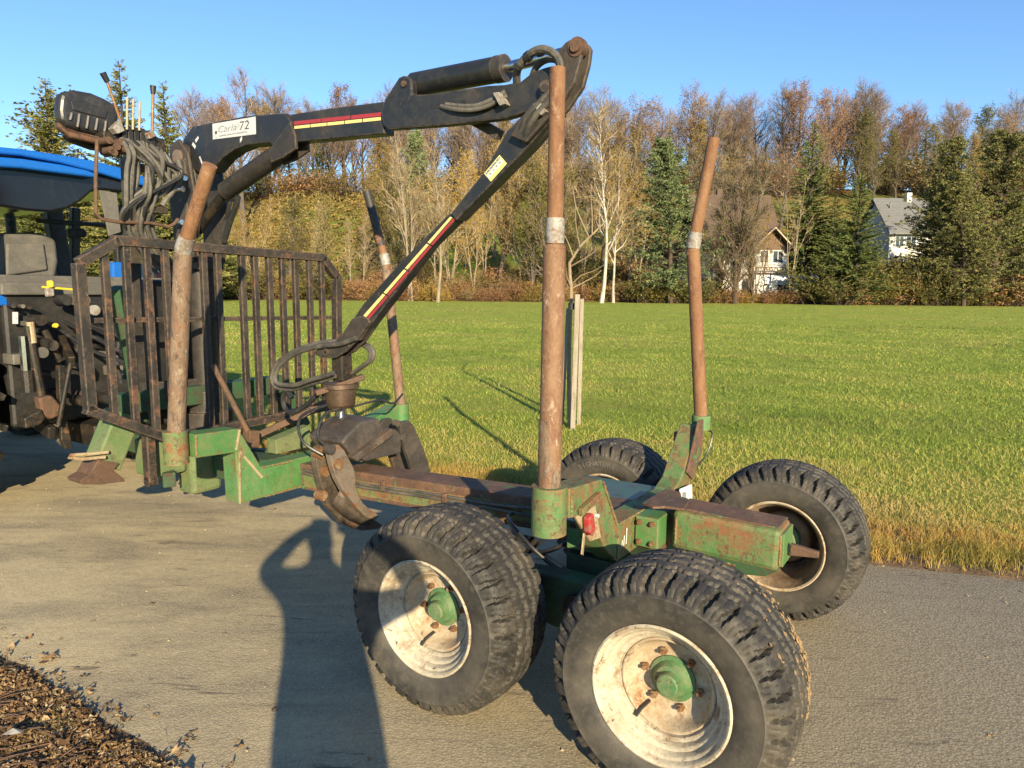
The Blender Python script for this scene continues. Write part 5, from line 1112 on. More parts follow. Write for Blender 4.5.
def zone_road(rg):
    x = rg.uniform(-5, 4.5); y = rg.uniform(edge_y(near_edge, x), edge_y(far_edge, x)); t = (y-edge_y(near_edge, x))/(edge_y(far_edge, x)-edge_y(near_edge, x))
    if not in_view(x, y) or rg.random() > .12+.88*abs(2*t-1)**3: return None
    return x, y, .004
litter('scattered_leaves', 'single brown leaves blown over the asphalt', 90, 8, LIT, .040, zone_road, .3, .004)
def zone_tw(rg):
    s = zone_near(rg); return s
rg = random.Random(9); b = MB()
for k in range(240):
    s = None
    while s is None or edge_y(near_edge, s[0])-s[1] < .14: s = zone_near(rg)
    a = rg.uniform(0, 2*PI); L = rg.uniform(.06,.28); el = rg.gauss(0,.03); L *= .8; p = Vector((s[0], s[1], .018+rg.random()*.012)); d = Vector((math.cos(a), math.sin(a), el))
    q = p+d*L*.5+Vector((rg.gauss(0,.01), rg.gauss(0,.01), rg.gauss(0,.01))); b.tube([p, q, p+d*L], [.0035,.003,.0015], 5)
tag(b.build('dead_twigs', M['rusty'], fix=False), 'dry twigs and stalks lying among the fallen leaves', kind='stuff')
def reg_near(rg):
    s = zone_near(rg)
    if s is None: return None
    if nz(s[0], s[1], 2.2) < .0 or edge_y(near_edge, s[0])-s[1] < .06: return None
    return s[0], s[1], 1
blades('verge_grass', 'sparse green and dry grass growing through the leaf litter', 3600, reg_near, .04, .0032, [(.06,.11,.015),(.12,.15,.03),(.30,.22,.09),(.42,.32,.16)], 12, None, 1.1)
# crumbs of grit scattered on the road
rg = random.Random(21); b = MB()
for k in range(900):
    t = rg.random(); i = int(rg.uniform(.30,.62)*K); ax, ay = fe2[i]; bx, by = ne2[i]; x, y = ax+(bx-ax)*t, ay+(by-ay)*t; s = rg.uniform(.003,.009)*(1.6 if rg.random() < .06 else 1); z = .012
    vv = [(x+s*rg.uniform(.6,1.2), y, z), (x, y+s, z), (x-s, y, z), (x, y-s*rg.uniform(.6,1.2), z), (x, y, z+s*rg.uniform(.5,1))]
    b.add(vv, [(0,1,4),(1,2,4),(2,3,4),(3,0,4)])
tag(b.build('road_grit', M['tan_plate'], fix=False), 'small stones and crumbs of earth scattered over the road', kind='stuff')
# pale shard lying in the litter
pxy = [(-1.87,2.47)][0]; b = MB(); b.add([(-.035,-.012,0),(0,-.02,.006),(.035,-.005,.002),(.03,.014,0),(-.01,.02,.008),(-.035,.01,0),(0,0,.02)], [(0,1,6),(1,2,6),(2,3,6),(3,4,6),(4,5,6),(5,0,6),(5,4,3,2,1,0)])
o = b.build('white_stone', M['band'], loc=(0,0,0)); o.location = (pxy[0], pxy[1], .05); tag(o, 'small white stone lying among leaves in the lower left corner', 'stone')
# ================================================================== trees
BARK = {k: wmat('bark_'+k, c, [(c2,1.5,.4,.7)], .9, 0, .3, 12) for k, c, c2 in (
    ('grey',(.13,.105,.085),(.075,.06,.05)), ('brown',(.10,.065,.042),(.055,.038,.028)), ('pale',(.34,.28,.20),(.20,.16,.11)), ('birch',(.62,.58,.50),(.18,.15,.12)), ('dark',(.055,.042,.032),(.03,.024,.02)), ('fruit',(.36,.27,.17),(.20,.14,.09)))}
LEAF = {
 'twig_brown': leafmat('brown_bare_twigs', [(.115,.085,.062),(.215,.16,.115),(.32,.24,.17)], trans=0, vary=.5),
 'twig_red': leafmat('reddish_bare_twigs', [(.125,.082,.065),(.235,.155,.115),(.34,.22,.15)], trans=0, vary=.5),
 'twig_pale': leafmat('pale_bare_twigs', [(.18,.13,.08),(.30,.22,.13),(.42,.33,.20)], trans=0, vary=.4),
 'leaf_rust': leafmat('rust_coloured_leaves', [(.18,.09,.042),(.34,.175,.075),(.46,.27,.11)], trans=.3, vary=.6),
 'leaf_gold': leafmat('golden_autumn_leaves', [(.16,.12,.02),(.36,.24,.04),(.46,.28,.05)], trans=.3, vary=.6),
 'leaf_olive': leafmat('olive_autumn_leaves', [(.06,.075,.016),(.15,.145,.035),(.26,.20,.05)], trans=.3, vary=.6),
 'leaf_vine': leafmat('faded_yellow_vine_leaves', [(.12,.10,.03),(.25,.19,.06),(.36,.28,.10)], trans=.3, vary=.3),
 'needle_dark': leafmat('dark_spruce_needles', [(0.042,0.063,0.020),(0.109,0.138,0.042),(0.218,0.230,0.075)], trans=.08, vary=.3),
 'needle_olive': leafmat('olive_spruce_needles', [(0.089,0.103,0.030),(0.199,0.199,0.062),(0.343,0.303,0.110)], trans=.1, vary=.3),
 'needle_blue': leafmat('grey_green_pine_needles', [(0.072,0.102,0.047),(0.177,0.221,0.097),(0.309,0.332,0.155)], trans=.1, vary=.3),
 'needle_pine': leafmat('warm_green_pine_needles', [(0.073,0.083,0.029),(0.197,0.192,0.068),(0.342,0.300,0.119)], trans=.1, vary=.3)}
class Crown:
    def __init__(s): s.v = []; s.f = []; s.t = []; s.m = []
    def ribbon(s, a, b, w0, w1, tone, mi, rg):
        d = b-a; n = d.cross(Vector((rg.uniform(-1,1), rg.uniform(-1,1), rg.uniform(-1,1))))
        if n.length < 1e-5: return
        n.normalize(); i = len(s.v)
        s.v += [tuple(a-n*w0/2), tuple(a+n*w0/2), tuple(b+n*w1/2), tuple(b-n*w1/2)]; s.f.append((i,i+1,i+2,i+3)); s.t.append(tone); s.m.append(mi)
    def leaf(s, c, L, W_, tone, mi, rg, axis=None):
        a = axis if axis is not None else Vector((rg.gauss(0,1), rg.gauss(0,1), rg.gauss(0,.6)))
        if a.length < 1e-4: a = Vector((1,0,0))
        a = a.normalized(); n = a.cross(Vector((rg.gauss(0,1), rg.gauss(0,1), rg.gauss(0,1))))
        if n.length < 1e-4: return
        n.normalize(); i = len(s.v)
        s.v += [tuple(c-a*L/2), tuple(c+n*W_/2-a*L*.05), tuple(c+a*L/2), tuple(c-n*W_/2-a*L*.05)]; s.f.append((i,i+1,i+2,i+3)); s.t.append(tone); s.m.append(mi)
    def mesh(s, name, mats):
        me = bpy.data.meshes.new(name); me.from_pydata(s.v, [], s.f)
        for m in mats: me.materials.append(m)
        at = me.attributes.new('tone', 'FLOAT', 'FACE'); at.data.foreach_set('value', [min(1, max(0, x)) for x in s.t]); me.polygons.foreach_set('material_index', s.m); me.update(); return me
def rdir(rg, d, ang):                                                # turn d by about ang
    p = d.orthogonal().normalized(); p.rotate(Matrix.Rotation(rg.uniform(0, 2*PI), 3, d)); return (d*math.cos(ang)+p*math.sin(ang)).normalized()
def limb(rg, a, d, L, k, wob, rise):
    pts = [a]; 
    for i in range(k):
        d = (d+Vector((rg.gauss(0,wob), rg.gauss(0,wob), rg.gauss(0,wob)+rise))).normalized(); pts.append(pts[-1]+d*(L/k))
    return pts
def at_path(pts, t):
    x = t*(len(pts)-1); i = min(int(x), len(pts)-2); f = x-i; return pts[i].lerp(pts[i+1], f), (pts[i+1]-pts[i]).normalized()
def deciduous(seed, H, first, ang, nb, blen, nsub, ntw, leaf=0, lsize=.3, mats=('twig_brown','leaf_rust'), bark='grey', stems=1, r0=.02, wob=.10, leafzone=.25, rnd=.72):
    rg = random.Random(seed); tb = MB(); cr = Crown()
    for s in range(stems):
        d0 = Vector((rg.gauss(0,.05 if stems == 1 else .16), rg.gauss(0,.05 if stems == 1 else .16), 1)).normalized(); Hs = H*(1 if s == 0 else rg.uniform(.7,.95))
        tr = limb(rg, Vector((rg.gauss(0,.12)*(stems > 1), rg.gauss(0,.12)*(stems > 1), 0)), d0, Hs, 9, wob*.5, .04)
        rb = H*r0/math.sqrt(stems); tb.tube(tr, [rb*(1.25 if i == 0 else 1)*(1-i/9.6) for i in range(10)], 7)
        for k in range(nb//stems):
            t = first+(1-first)*((k+rg.random())/(nb//stems)); p, d = at_path(tr, t)
            L = H*blen*(1-rnd*((t-first)/(1-first))**(1 if rnd > .6 else 1.6))*rg.uniform(.75,1.2); bd = rdir(rg, d, ang*rg.uniform(.7,1.3)); br_ = limb(rg, p, bd, L, 5, wob, .10)
            r = rb*(1-t)*.55+.012; tb.tube(br_, [r*(1-i/6.2) for i in range(6)], 5, cap=False)
            for j in range(nsub):
                tt = .18+.82*(j+rg.random())/nsub; q, dd = at_path(br_, tt); L2 = L*(.42-.2*tt)*rg.uniform(.7,1.4)+.3; sp = limb(rg, q, rdir(rg, dd, R_(38)*rg.uniform(.6,1.4)), L2, 3, .14, .10)
                tone = rg.random()
                for i in range(3): cr.ribbon(sp[i], sp[i+1], .055*(1-i*.25), .055*(.75-i*.25)+.006, tone, 0, rg)
                for m in range(ntw):
                    q2, d2 = at_path(sp, .1+.9*(m+rg.random())/ntw); L3 = (.35+L2*.35)*rg.uniform(.6,1.4); e = q2+(rdir(rg, d2, R_(36)*rg.uniform(.5,1.5))*L3)+Vector((0,0,.08*L3)); cr.ribbon(q2, e, .026, .007, tone+rg.gauss(0,.2), 0, rg)
                    for f in range(leaf):
                        if rg.random() < .85:
                            c = q2.lerp(e, rg.random())+Vector((rg.gauss(0,leafzone), rg.gauss(0,leafzone), rg.gauss(0,leafzone))); cr.leaf(c, lsize*rg.uniform(.6,1.3), lsize*.6*rg.uniform(.6,1.2), rg.gauss(.5,.25), 1, rg)
    return tb.mesh('trunk', BARK[bark], fix=False), cr.mesh('crown', [LEAF[mats[0]], LEAF[mats[1]]]), H
def spruce(seed, H, rad, m, dens=1.0, power=.85, droop=.35, skirt=.04, bark='dark'):
    rg = random.Random(seed); tb = MB(); cr = Crown(); tb.tube([Vector((0,0,0)), Vector((.05,0,H*.5)), Vector((0,.04,H*.99))], [H*.016, H*.010, .02], 8); z = H*skirt; step = H*.026/dens**.4
    while z < H*.99:
        f = (z-H*skirt)/(H*(1-skirt)); L0 = rad*((1-f)**power)*(1 if f > .05 else .85)+.12; nbr = int(5+7*(1-f)*dens)
        for k in range(nbr):
            a = rg.uniform(0, 2*PI); L = L0*rg.uniform(.62,1.22); u = .22*(1-f)+.35*f; hd = Vector((math.cos(a), math.sin(a), 0)); zz = z+rg.uniform(-.6,.6)*step
            pts = [Vector((0,0,zz))+hd*(L*t)+Vector((0,0,L*(u*t-droop*(1.25-f)*t*t+.18*t**3))) for t in (0,.25,.5,.75,1.0)]
            cr.ribbon(pts[0], pts[2], .05, .03, .1, 1, rg)
            ns = max(5, int(L*19*dens))
            for j in range(ns):
                t = .14+.86*(j+rg.random())/ns; q, d = at_path(pts, t); side = 1 if rg.random() < .5 else -1
                ax = (d*.75+Vector((-hd.y, hd.x, 0))*side*rg.uniform(.2,1.0)+Vector((0,0,rg.uniform(-.55,.05)))).normalized(); ll = (.15+.09*L*(1-t))*rg.uniform(.7,1.35)
                cr.leaf(q+ax*ll*.42+Vector((0,0,rg.gauss(0,.05))), ll, ll*rg.uniform(.32,.5), rg.gauss(.42+.20*t,.2), 0, rg, ax)
        z += step*rg.uniform(.8,1.2)
    return tb.mesh('trunk', BARK[bark], fix=False), cr.mesh('crown', [LEAF[m], LEAF['twig_brown']]), H
def pine(seed, H, rad, m, first=.06, n=95, clumps=9, shape=.55):
    rg = random.Random(seed); tb = MB(); cr = Crown(); tr = limb(rg, Vector((0,0,0)), Vector((0,0,1)), H, 8, .03, .05); tb.tube(tr, [H*.017*(1-i/9) for i in range(9)], 8)
    for k in range(n):
        t = first+(.99-first)*((k+rg.random())/n); p, d = at_path(tr, t); f = (t-first)/(1-first)
        L = rad*((1-f)**shape)*(.6+.4*min(1, f*5))*rg.uniform(.55,1.2)+.25; a = rg.uniform(0, 2*PI); el = .12+.75*f; bd = Vector((math.cos(a)*math.cos(el), math.sin(a)*math.cos(el), math.sin(el))); br_ = limb(rg, p, bd, L, 4, .12, .05)
        tb.tube(br_, [.05*(1-i/5)+.008 for i in range(5)], 4, cap=False)
        for j in range(clumps):
            tt = .28+.74*(j+rg.random())/clumps; q, dd = at_path(br_, min(.999, tt)); q = q+Vector((rg.gauss(0,.20), rg.gauss(0,.20), rg.gauss(0,.14)))*L*.42; tone = rg.gauss(.45,.2)
            for i in range(17):
                ax = (dd*.6+Vector((rg.gauss(0,.7), rg.gauss(0,.7), rg.gauss(.35,.6)))).normalized(); ll = rg.uniform(.14,.27); cr.leaf(q+ax*ll*.7, ll, ll*.32, tone+rg.gauss(0,.12), 0, rg, ax)
    return tb.mesh('trunk', BARK['brown'], fix=False), cr.mesh('crown', [LEAF[m]]), H
def shrub(seed, H, rad, mats, n=60, ntw=7, leaf=3, lsize=.20):
    rg = random.Random(seed); tb = MB(); cr = Crown()
    for k in range(n):
        a = rg.uniform(0, 2*PI); e = rg.uniform(.25,1.25); L = H*rg.uniform(.6,1.1); st = limb(rg, Vector((rg.gauss(0,.25)*rad, rg.gauss(0,.25)*rad, 0)), Vector((math.cos(a)*math.cos(e)*rad/H, math.sin(a)*math.cos(e)*rad/H, math.sin(e))).normalized(), L, 4, .13, .05)
        tb.tube(st, [.022,.018,.014,.010,.006], 4, cap=False)
        for m in range(ntw):
            q, d = at_path(st, .2+.8*(m+rg.random())/ntw); e2 = q+rdir(rg, d, R_(45)*rg.uniform(.5,1.4))*rg.uniform(.25,.7); cr.ribbon(q, e2, .022, .006, rg.random(), 0, rg)
            for f in range(leaf): cr.leaf(q.lerp(e2, rg.random())+Vector((rg.gauss(0,.14), rg.gauss(0,.14), rg.gauss(0,.14))), lsize*rg.uniform(.6,1.4), lsize*.6, rg.gauss(.5,.25), 1, rg)
    return tb.mesh('stem', BARK['brown'], fix=False), cr.mesh('crown', [LEAF[mats[0]], LEAF[mats[1]]]), H
PROTO = {
 'bare1': deciduous(1, 17, .30, R_(42), 34, .32, 9, 11, rnd=.45), 'bare2': deciduous(2, 18, .32, R_(40), 34, .31, 9, 11, rnd=.45, mats=('twig_red','leaf_rust')), 'bare3': deciduous(3, 16, .26, R_(45), 34, .34, 9, 11, rnd=.42, mats=('twig_brown','leaf_rust'), bark='brown'),
 'rust1': deciduous(4, 17, .30, R_(42), 28, .32, 7, 7, rnd=.5, leaf=3, lsize=.27, mats=('twig_red','leaf_rust'), bark='brown'), 'rust2': deciduous(5, 16, .34, R_(40), 26, .31, 7, 7, rnd=.5, leaf=1, lsize=.26, mats=('twig_brown','leaf_rust')),
 'gold1': deciduous(6, 14, .20, R_(38), 28, .27, 7, 6, leaf=3, lsize=.22, mats=('twig_pale','leaf_gold')), 'olive1': deciduous(7, 14, .14, R_(38), 30, .26, 7, 6, leaf=4, lsize=.22, mats=('twig_pale','leaf_olive'), stems=2), 'olive2': deciduous(8, 13, .12, R_(42), 30, .30, 7, 6, leaf=3, lsize=.24, mats=('twig_brown','leaf_olive')),
 'pale1': deciduous(9, 13, .20, R_(28), 28, .28, 6, 6, mats=('twig_pale','leaf_gold'), bark='pale', stems=3, r0=.014), 'pale2': deciduous(10, 12, .28, R_(32), 24, .26, 6, 6, mats=('twig_pale','leaf_gold'), bark='pale', stems=1, r0=.012), 'palegold': deciduous(14, 14, .22, R_(32), 26, .25, 7, 6, leaf=2, lsize=.20, mats=('twig_pale','leaf_gold'), bark='pale', stems=2, r0=.011),
 'pale3': deciduous(15, 12, .25, R_(26), 15, .26, 4, 4, mats=('twig_pale','leaf_gold'), bark='pale', stems=3, r0=.014), 'birch': deciduous(11, 12, .26, R_(30), 22, .22, 6, 6, leaf=1, lsize=.15, mats=('twig_pale','leaf_gold'), bark='birch', r0=.011),
 'dense': deciduous(12, 14, .08, R_(34), 44, .27, 9, 10, leaf=1, lsize=.16, mats=('twig_brown','leaf_olive'), bark='brown', stems=3),
 'fan': deciduous(13, 15, .30, R_(40), 26, .36, 8, 9, mats=('twig_red','leaf_rust'), bark='grey'),
 'spruce1': spruce(21, 18, 3.5, 'needle_dark', 1.7), 'spruce2': spruce(22, 17, 4.3, 'needle_olive', 2.1, .95, .25), 'spruce3': spruce(23, 14, 3.5, 'needle_dark', 1.6, .75, .25), 'spruce4': spruce(24, 18, 3.0, 'needle_dark', 1.0, .8, .5),
 'pine1': pine(31, 15, 4.4, 'needle_blue', n=190, clumps=11), 'pine2': pine(32, 16, 4.6, 'needle_pine', n=200, clumps=11, shape=.42), 'pine3': pine(33, 15, 4.6, 'needle_pine', n=200, clumps=11, shape=.46),
 'shrub_rust': shrub(41, 1.8, 1.7, ('twig_red','leaf_rust'), leaf=5, lsize=.13), 'shrub_olive': shrub(42, 2.6, 2.2, ('twig_brown','leaf_olive'), leaf=7, lsize=.15), 'shrub_bare': shrub(43, 3.2, 1.8, ('twig_pale','leaf_gold'), n=80, ntw=9, leaf=2, lsize=.12), 'shrub_gold': shrub(44, 1.8, 1.6, ('twig_pale','leaf_gold'), leaf=5, lsize=.13)}
WHERE = [(75,'behind the tractor'),(190,'behind the hose bundle'),(345,'behind the headboard'),(440,'left of crane stick'),(540,'right of crane stick'),(660,'behind the sapling'),(722,'behind the leaning stake'),(805,'near brown roofed house'),(875,'behind the pointed spruces'),(935,'near grey roofed house'),(9999,'near the right pines')]
def where(x, y):
    px = 512+706.5*x/y
    for lim, ph in WHERE:
        if px < lim: return ', '+ph
def plant(proto, x, y, ztop, label, name='tree', cat='tree', group=None, wide=1.0, rz=None, rg=random.Random(77)):
    me_t, me_c, H = PROTO[proto]; z0 = gz(x, y)-.05; k = (ztop-z0)/H
    o = world_thing(name, label, cat, (x, y, z0), rg.uniform(0, 2*PI) if rz is None else rz, group); o.scale = (k*wide, k*wide, k)
    for nm, me in (('trunk' if 'shrub' not in proto else 'stem', me_t), ('crown', me_c)):
        c = bpy.data.objects.new(nm, me); col.objects.link(c); c.parent = o
    return o
# ---- single trees one can point at: (proto, tip pixel unprojected at its distance, label)
ONE = [
 ('spruce2', [(-36.87,58.00,18.22)], 'olive green spruce rising behind the operator seat and tractor roof', 'spruce_tree', 1.2),
 ('spruce2', [(-31.96,60.00,20.22)], 'spruce whose top stands behind the long control levers', 'spruce_tree', 1.0),
 ('spruce2', [(-29.45,62.00,19.11)], 'spruce right behind the crane valve bank and hoses', 'spruce_tree', 1.05),
 ('olive2', [(-40.78,60.00,16.28)], 'round olive green tree at the left edge of the photo', 'broadleaf_tree', 1.5),
 ('fan', [(-37.36,100.00,29.84)], 'bare fan shaped tree standing against the sky above the crane boom label', 'bare_tree', 1.0),
 ('pine1', [(15.73,71.00,16.16)], 'grey green conifer left of the leaning stake, brushing the field', 'pine_tree', 1.18),
 ('spruce1', [(33.96,83.00,21.65)], 'tall dark spruce with a pointed top beside the pale house', 'spruce_tree', 1.15),
 ('spruce3', [(33.48,70.00,13.39)], 'lower broad spruce just left of the grey roofed house', 'spruce_tree', 1.12),
 ('spruce3', [(35.58,80.00,12.47)], 'dark young spruce filling the gap between the two taller spruces', 'spruce_tree', 1.2),
 ('pine2', [(42.32,71.00,16.07)], 'broad warm green pine right of the grey roofed house', 'pine_tree', 1.12),
 ('pine3', [(46.95,70.00,17.20)], 'tall olive pine at the right edge of the photo', 'pine_tree', 1.22),
 ('pine3', [(43.10,68.00,12.78)], 'lower olive pine between the two taller pines at right', 'pine_tree', 1.1),
 ('spruce3', [(44.43,76.00,12.63)], 'dark dense spruce at the right corner of the grey roofed house', 'spruce_tree', 1.25),
 ('spruce1', [(47.28,77.00,15.87)], 'dark spruce filling the gap between the right pines', 'spruce_tree', 1.3),
 ('spruce3', [(50.52,73.00,12.25)], 'low dark spruce at the right edge beneath the tallest pine', 'spruce_tree', 1.3),
 ('spruce1', [(31.02,90.00,17.48)], 'dark spruce top showing above the brown house roof', 'spruce_tree', 1.1),
 ('dense', [(21.28,74.00,11.58)], 'lower bare brown tree between the leaning stake and the house', 'bare_tree', 1.25),
 ('dense', [(24.61,73.00,9.70)], 'low bare tree whose twigs veil the house gable', 'bare_tree', 1.0),
 ('dense', [(22.48,72.00,15.55)], 'dense bare brown tree in front of the pale house', 'bare_tree', 1.0),
 ('palegold', [(21.04,75.00,9.79)], 'thin pale tree with few leaves left of the dense brown tree by the house', 'bare_tree', .9),
 ('palegold', [(25.89,76.00,10.96)], 'slender golden twigged tree close in front of the house gable', 'bare_tree', .8),
 ('pale3', [(28.81,74.00,13.72)], 'pale multi stemmed bare tree in front of the dark tall spruce', 'bare_tree', .75),
 ('birch', [(8.76,70.00,18.02)], 'white stemmed birch rising behind the staked sapling', 'birch_tree', 1.0),
 ('birch', [(10.19,72.00,14.70)], 'thinner white stemmed birch right of the taller birch', 'birch_tree', .9),
 ('pale2', [(-7.14,68.00,14.75)], 'thin pale trunk standing in the brown bank under the stick crane arm', 'bare_tree', .9),
 ('pale1', [(-10.68,74.00,18.32)], 'pale cluster of bare stems under the crane boom', 'bare_tree', .9),
 ('pine1', [(-12.82,95.00,22.17)], 'grey green conifer under the boom knuckle on the slope', 'pine_tree', .9),
 ('olive1', [(-18.88,70.00,10.57)], 'green leafy tree in front of the vineyard slope', 'broadleaf_tree', .9),
 ('spruce3', [(-29.67,72.00,10.55)], 'dark green bushy tree behind the crane column', 'spruce_tree', 1.2),
 ('olive2', [(-25.14,80.00,11.05)], 'yellow olive tree behind the lift cylinder', 'broadleaf_tree', 1.1),
]
for proto, pt, label, nm, wide in ONE:
    x, y, z = pt[0]; plant(proto, x, y, z, label, nm, 'tree', None, wide)
# ---- rows of trees that look alike
rg = random.Random(100)
kinds = {'bare1':'bare brown crowned tree in the wood on the ridge', 'bare2':'bare reddish tree in the wood on the ridge', 'bare3':'bare spreading tree in the wood on the ridge', 'rust1':'tree with rust brown leaves in the wood on the ridge', 'rust2':'half bare rusty tree in the wood on the ridge', 'spruce4':'narrow dark conifer in the wood on the ridge', 'gold1':'golden tree at the wood edge on the hill'}
def ridge(n, y0, y1, x0, x1, kinds_w, tops):
    for i in range(n):
        x = x0+(x1-x0)*(i+rg.uniform(.1,.9))/n; y = rg.uniform(y0, y1); pr = rg.choice(kinds_w); t0 = gz(x, y)+rg.uniform(*tops)*(1 if pr != 'gold1' else .75)
        plant(pr, x, y, t0, kinds[pr]+where(x, y), 'forest_tree', 'tree', 'trees of the wood along the ridge', rg.uniform(.9,1.25), rg=rg)
ridge(58, 127, 140, -60, 112, ['bare1','bare2','bare3','bare1','bare2','rust1','rust2','bare3','spruce4'], (12.5,16.5))
ridge(52, 141, 158, -70, 125, ['bare1','bare2','bare3','rust1','rust2','spruce4','rust1'], (13,17))
ridge(13, 126, 140, 28, 76, ['rust1','rust2','bare2','rust1'], (13,16))
ridge(7, 128, 145, 88, 116, ['spruce4','rust1','spruce4','bare1'], (13,16.5))
ridge(10, 100, 122, -20, 30, ['gold1','bare1','rust2','gold1','bare3'], (13,16))
lab2 = {'pale1':'pale bare multi stemmed tree on the slope beyond the field', 'pale2':'slender pale bare tree on the slope beyond the field', 'palegold':'slender pale tree with few golden leaves on the slope', 'olive1':'olive leafed tree on the slope beyond the field', 'olive2':'broad olive brown tree on the slope beyond the field', 'gold1':'golden leafed tree on the slope beyond the field', 'bare3':'bare grey brown tree on the slope beyond the field', 'dense':'dense twiggy brown tree on the slope beyond the field', 'rust2':'rusty half bare tree on the slope beyond the field'}
def slope(px0, px1, n, y0, y1, kinds_w, tops):
    for i in range(n):
        y = rg.uniform(y0, y1); x = ((px0+(px1-px0)*(i+rg.uniform(.05,.95))/n)-512)/706.5*y; pr = rg.choice(kinds_w); plant(pr, x, y, gz(x, y)+rg.uniform(*tops), lab2[pr]+where(x, y), 'slope_tree', 'tree', 'trees on the slope beyond the field', rg.uniform(.8,1.15), rg=rg)
slope(378, 470, 9, 76, 96, ['palegold','pale2','palegold','gold1','olive1'], (11,15.5))
slope(470, 560, 10, 75, 98, ['palegold','olive2','palegold','pale1','gold1','olive1'], (12,16.5))
slope(560, 660, 8, 80, 104, ['palegold','pale2','pale1','pale2','palegold'], (11,16))
slope(440, 640, 8, 104, 120, ['gold1','bare3','rust2','palegold'], (12,16))
slope(200, 262, 4, 76, 88, ['olive1','palegold','pale2'], (6,10))
slope(300, 390, 3, 78, 82, ['pale2'], (7,10))
slope(250, 400, 8, 124, 132, ['gold1','rust2','bare3','olive2','gold1'], (11,15))
slope(690, 800, 5, 96, 106, ['dense','bare3','rust2'], (10,14))
slope(800, 1010, 8, 100, 116, ['gold1','rust2','bare3','olive2'], (10,14))
slope(-60, 180, 14, 72, 100, ['olive1','olive2','gold1','olive2'], (8,13))
# ---- shrubs along the field edge
slab = {'shrub_rust':'rust brown bush on the bank along the far field edge', 'shrub_olive':'olive bush along the far field edge', 'shrub_bare':'straw coloured bare bush along the far field edge', 'shrub_gold':'yellowish bush along the far field edge'}
def hedge(px0, px1, n, y0, y1, kinds_w, hs):
    for i in range(n):
        y = rg.uniform(y0, y1); x = ((px0+(px1-px0)*(i+rg.uniform(.1,.9))/n)-512)/706.5*y; pr = rg.choice(kinds_w); plant(pr, x, y, gz(x, y)+rg.uniform(*hs), slab[pr]+where(x, y), 'field_edge_bush', 'bush', 'bushes along the far edge of the field', rg.uniform(.9,1.3), rg=rg)
hedge(330, 640, 34, 74, 78, ['shrub_rust','shrub_rust','shrub_bare','shrub_rust','shrub_gold'], (1.0,2.3))
hedge(360, 640, 16, 78, 86, ['shrub_bare','shrub_olive','shrub_rust','shrub_bare'], (2.0,4.2))
hedge(690, 800, 18, 73, 76, ['shrub_rust','shrub_rust','shrub_gold'], (.9,1.8))
hedge(640, 700, 6, 71, 74, ['shrub_olive'], (2.0,3.6))
hedge(820, 1030, 20, 68.5, 72, ['shrub_olive','shrub_olive','shrub_olive','shrub_rust'], (1.6,3.6))
hedge(868, 935, 9, 72, 75, ['shrub_olive','shrub_olive','shrub_rust'], (3.4,4.8))
hedge(820, 1030, 16, 72, 76, ['shrub_olive'], (3.0,5.0))
hedge(130, 340, 16, 73, 79, ['shrub_olive','shrub_gold','shrub_olive','shrub_bare'], (1.8,4.0))
for i in range(46):
    x = -58+3.7*i+rg.uniform(-1.5,1.5); y = rg.uniform(118, 131)-.05*x; pr = rg.choice(['shrub_bare','shrub_rust','shrub_bare','shrub_olive']); plant(pr, x, y, gz(x, y)+rg.uniform(3.5,6.5), {'shrub_bare':'straw coloured thicket below the ridge wood','shrub_rust':'rusty thicket below the ridge wood','shrub_olive':'olive thicket below the ridge wood'}[pr]+where(x, y), 'thicket_bush', 'bush', 'thicket under the wood on the ridge', rg.uniform(1.2,1.7), rg=rg)
# ---- vine rows on the slope
rv = random.Random(55)
def vine_row_mesh():
    cr = Crown(); L = 26
    for k in range(1100):
        cr.leaf(Vector((rv.uniform(-L/2, L/2), rv.gauss(0,.15), rv.uniform(.25,1.75))), rv.uniform(.25,.55), .3, rv.gauss(.5,.25), 0, rv)
    for k in range(20): cr.ribbon(Vector((-L/2+k*L/19,0,-.4)), Vector((-L/2+k*L/19,0,1.9)), .09, .08, .5, 1, rv)
    return cr.mesh('vine_row', [LEAF['leaf_vine'], LEAF['twig_pale']])
vrm = vine_row_mesh()
for i in range(11):
    a = R_(24); x0 = -43+.2*i; y0 = 85+3.7*i; o = bpy.data.objects.new('vine_row', vrm); col.objects.link(o)
    c = Vector((x0+13, y0+2, 0)); z1 = gz(c.x-12*math.cos(a), c.y-12*math.sin(a)); z2 = gz(c.x+12*math.cos(a), c.y+12*math.sin(a))
    o.location = (c.x, c.y, (z1+z2)/2); o.rotation_euler = (0, -math.atan2(z2-z1, 24), a); tag(o, 'yellow autumn vine row climbing the slope behind crane and headboard', 'vine row', 'vine rows on the slope')
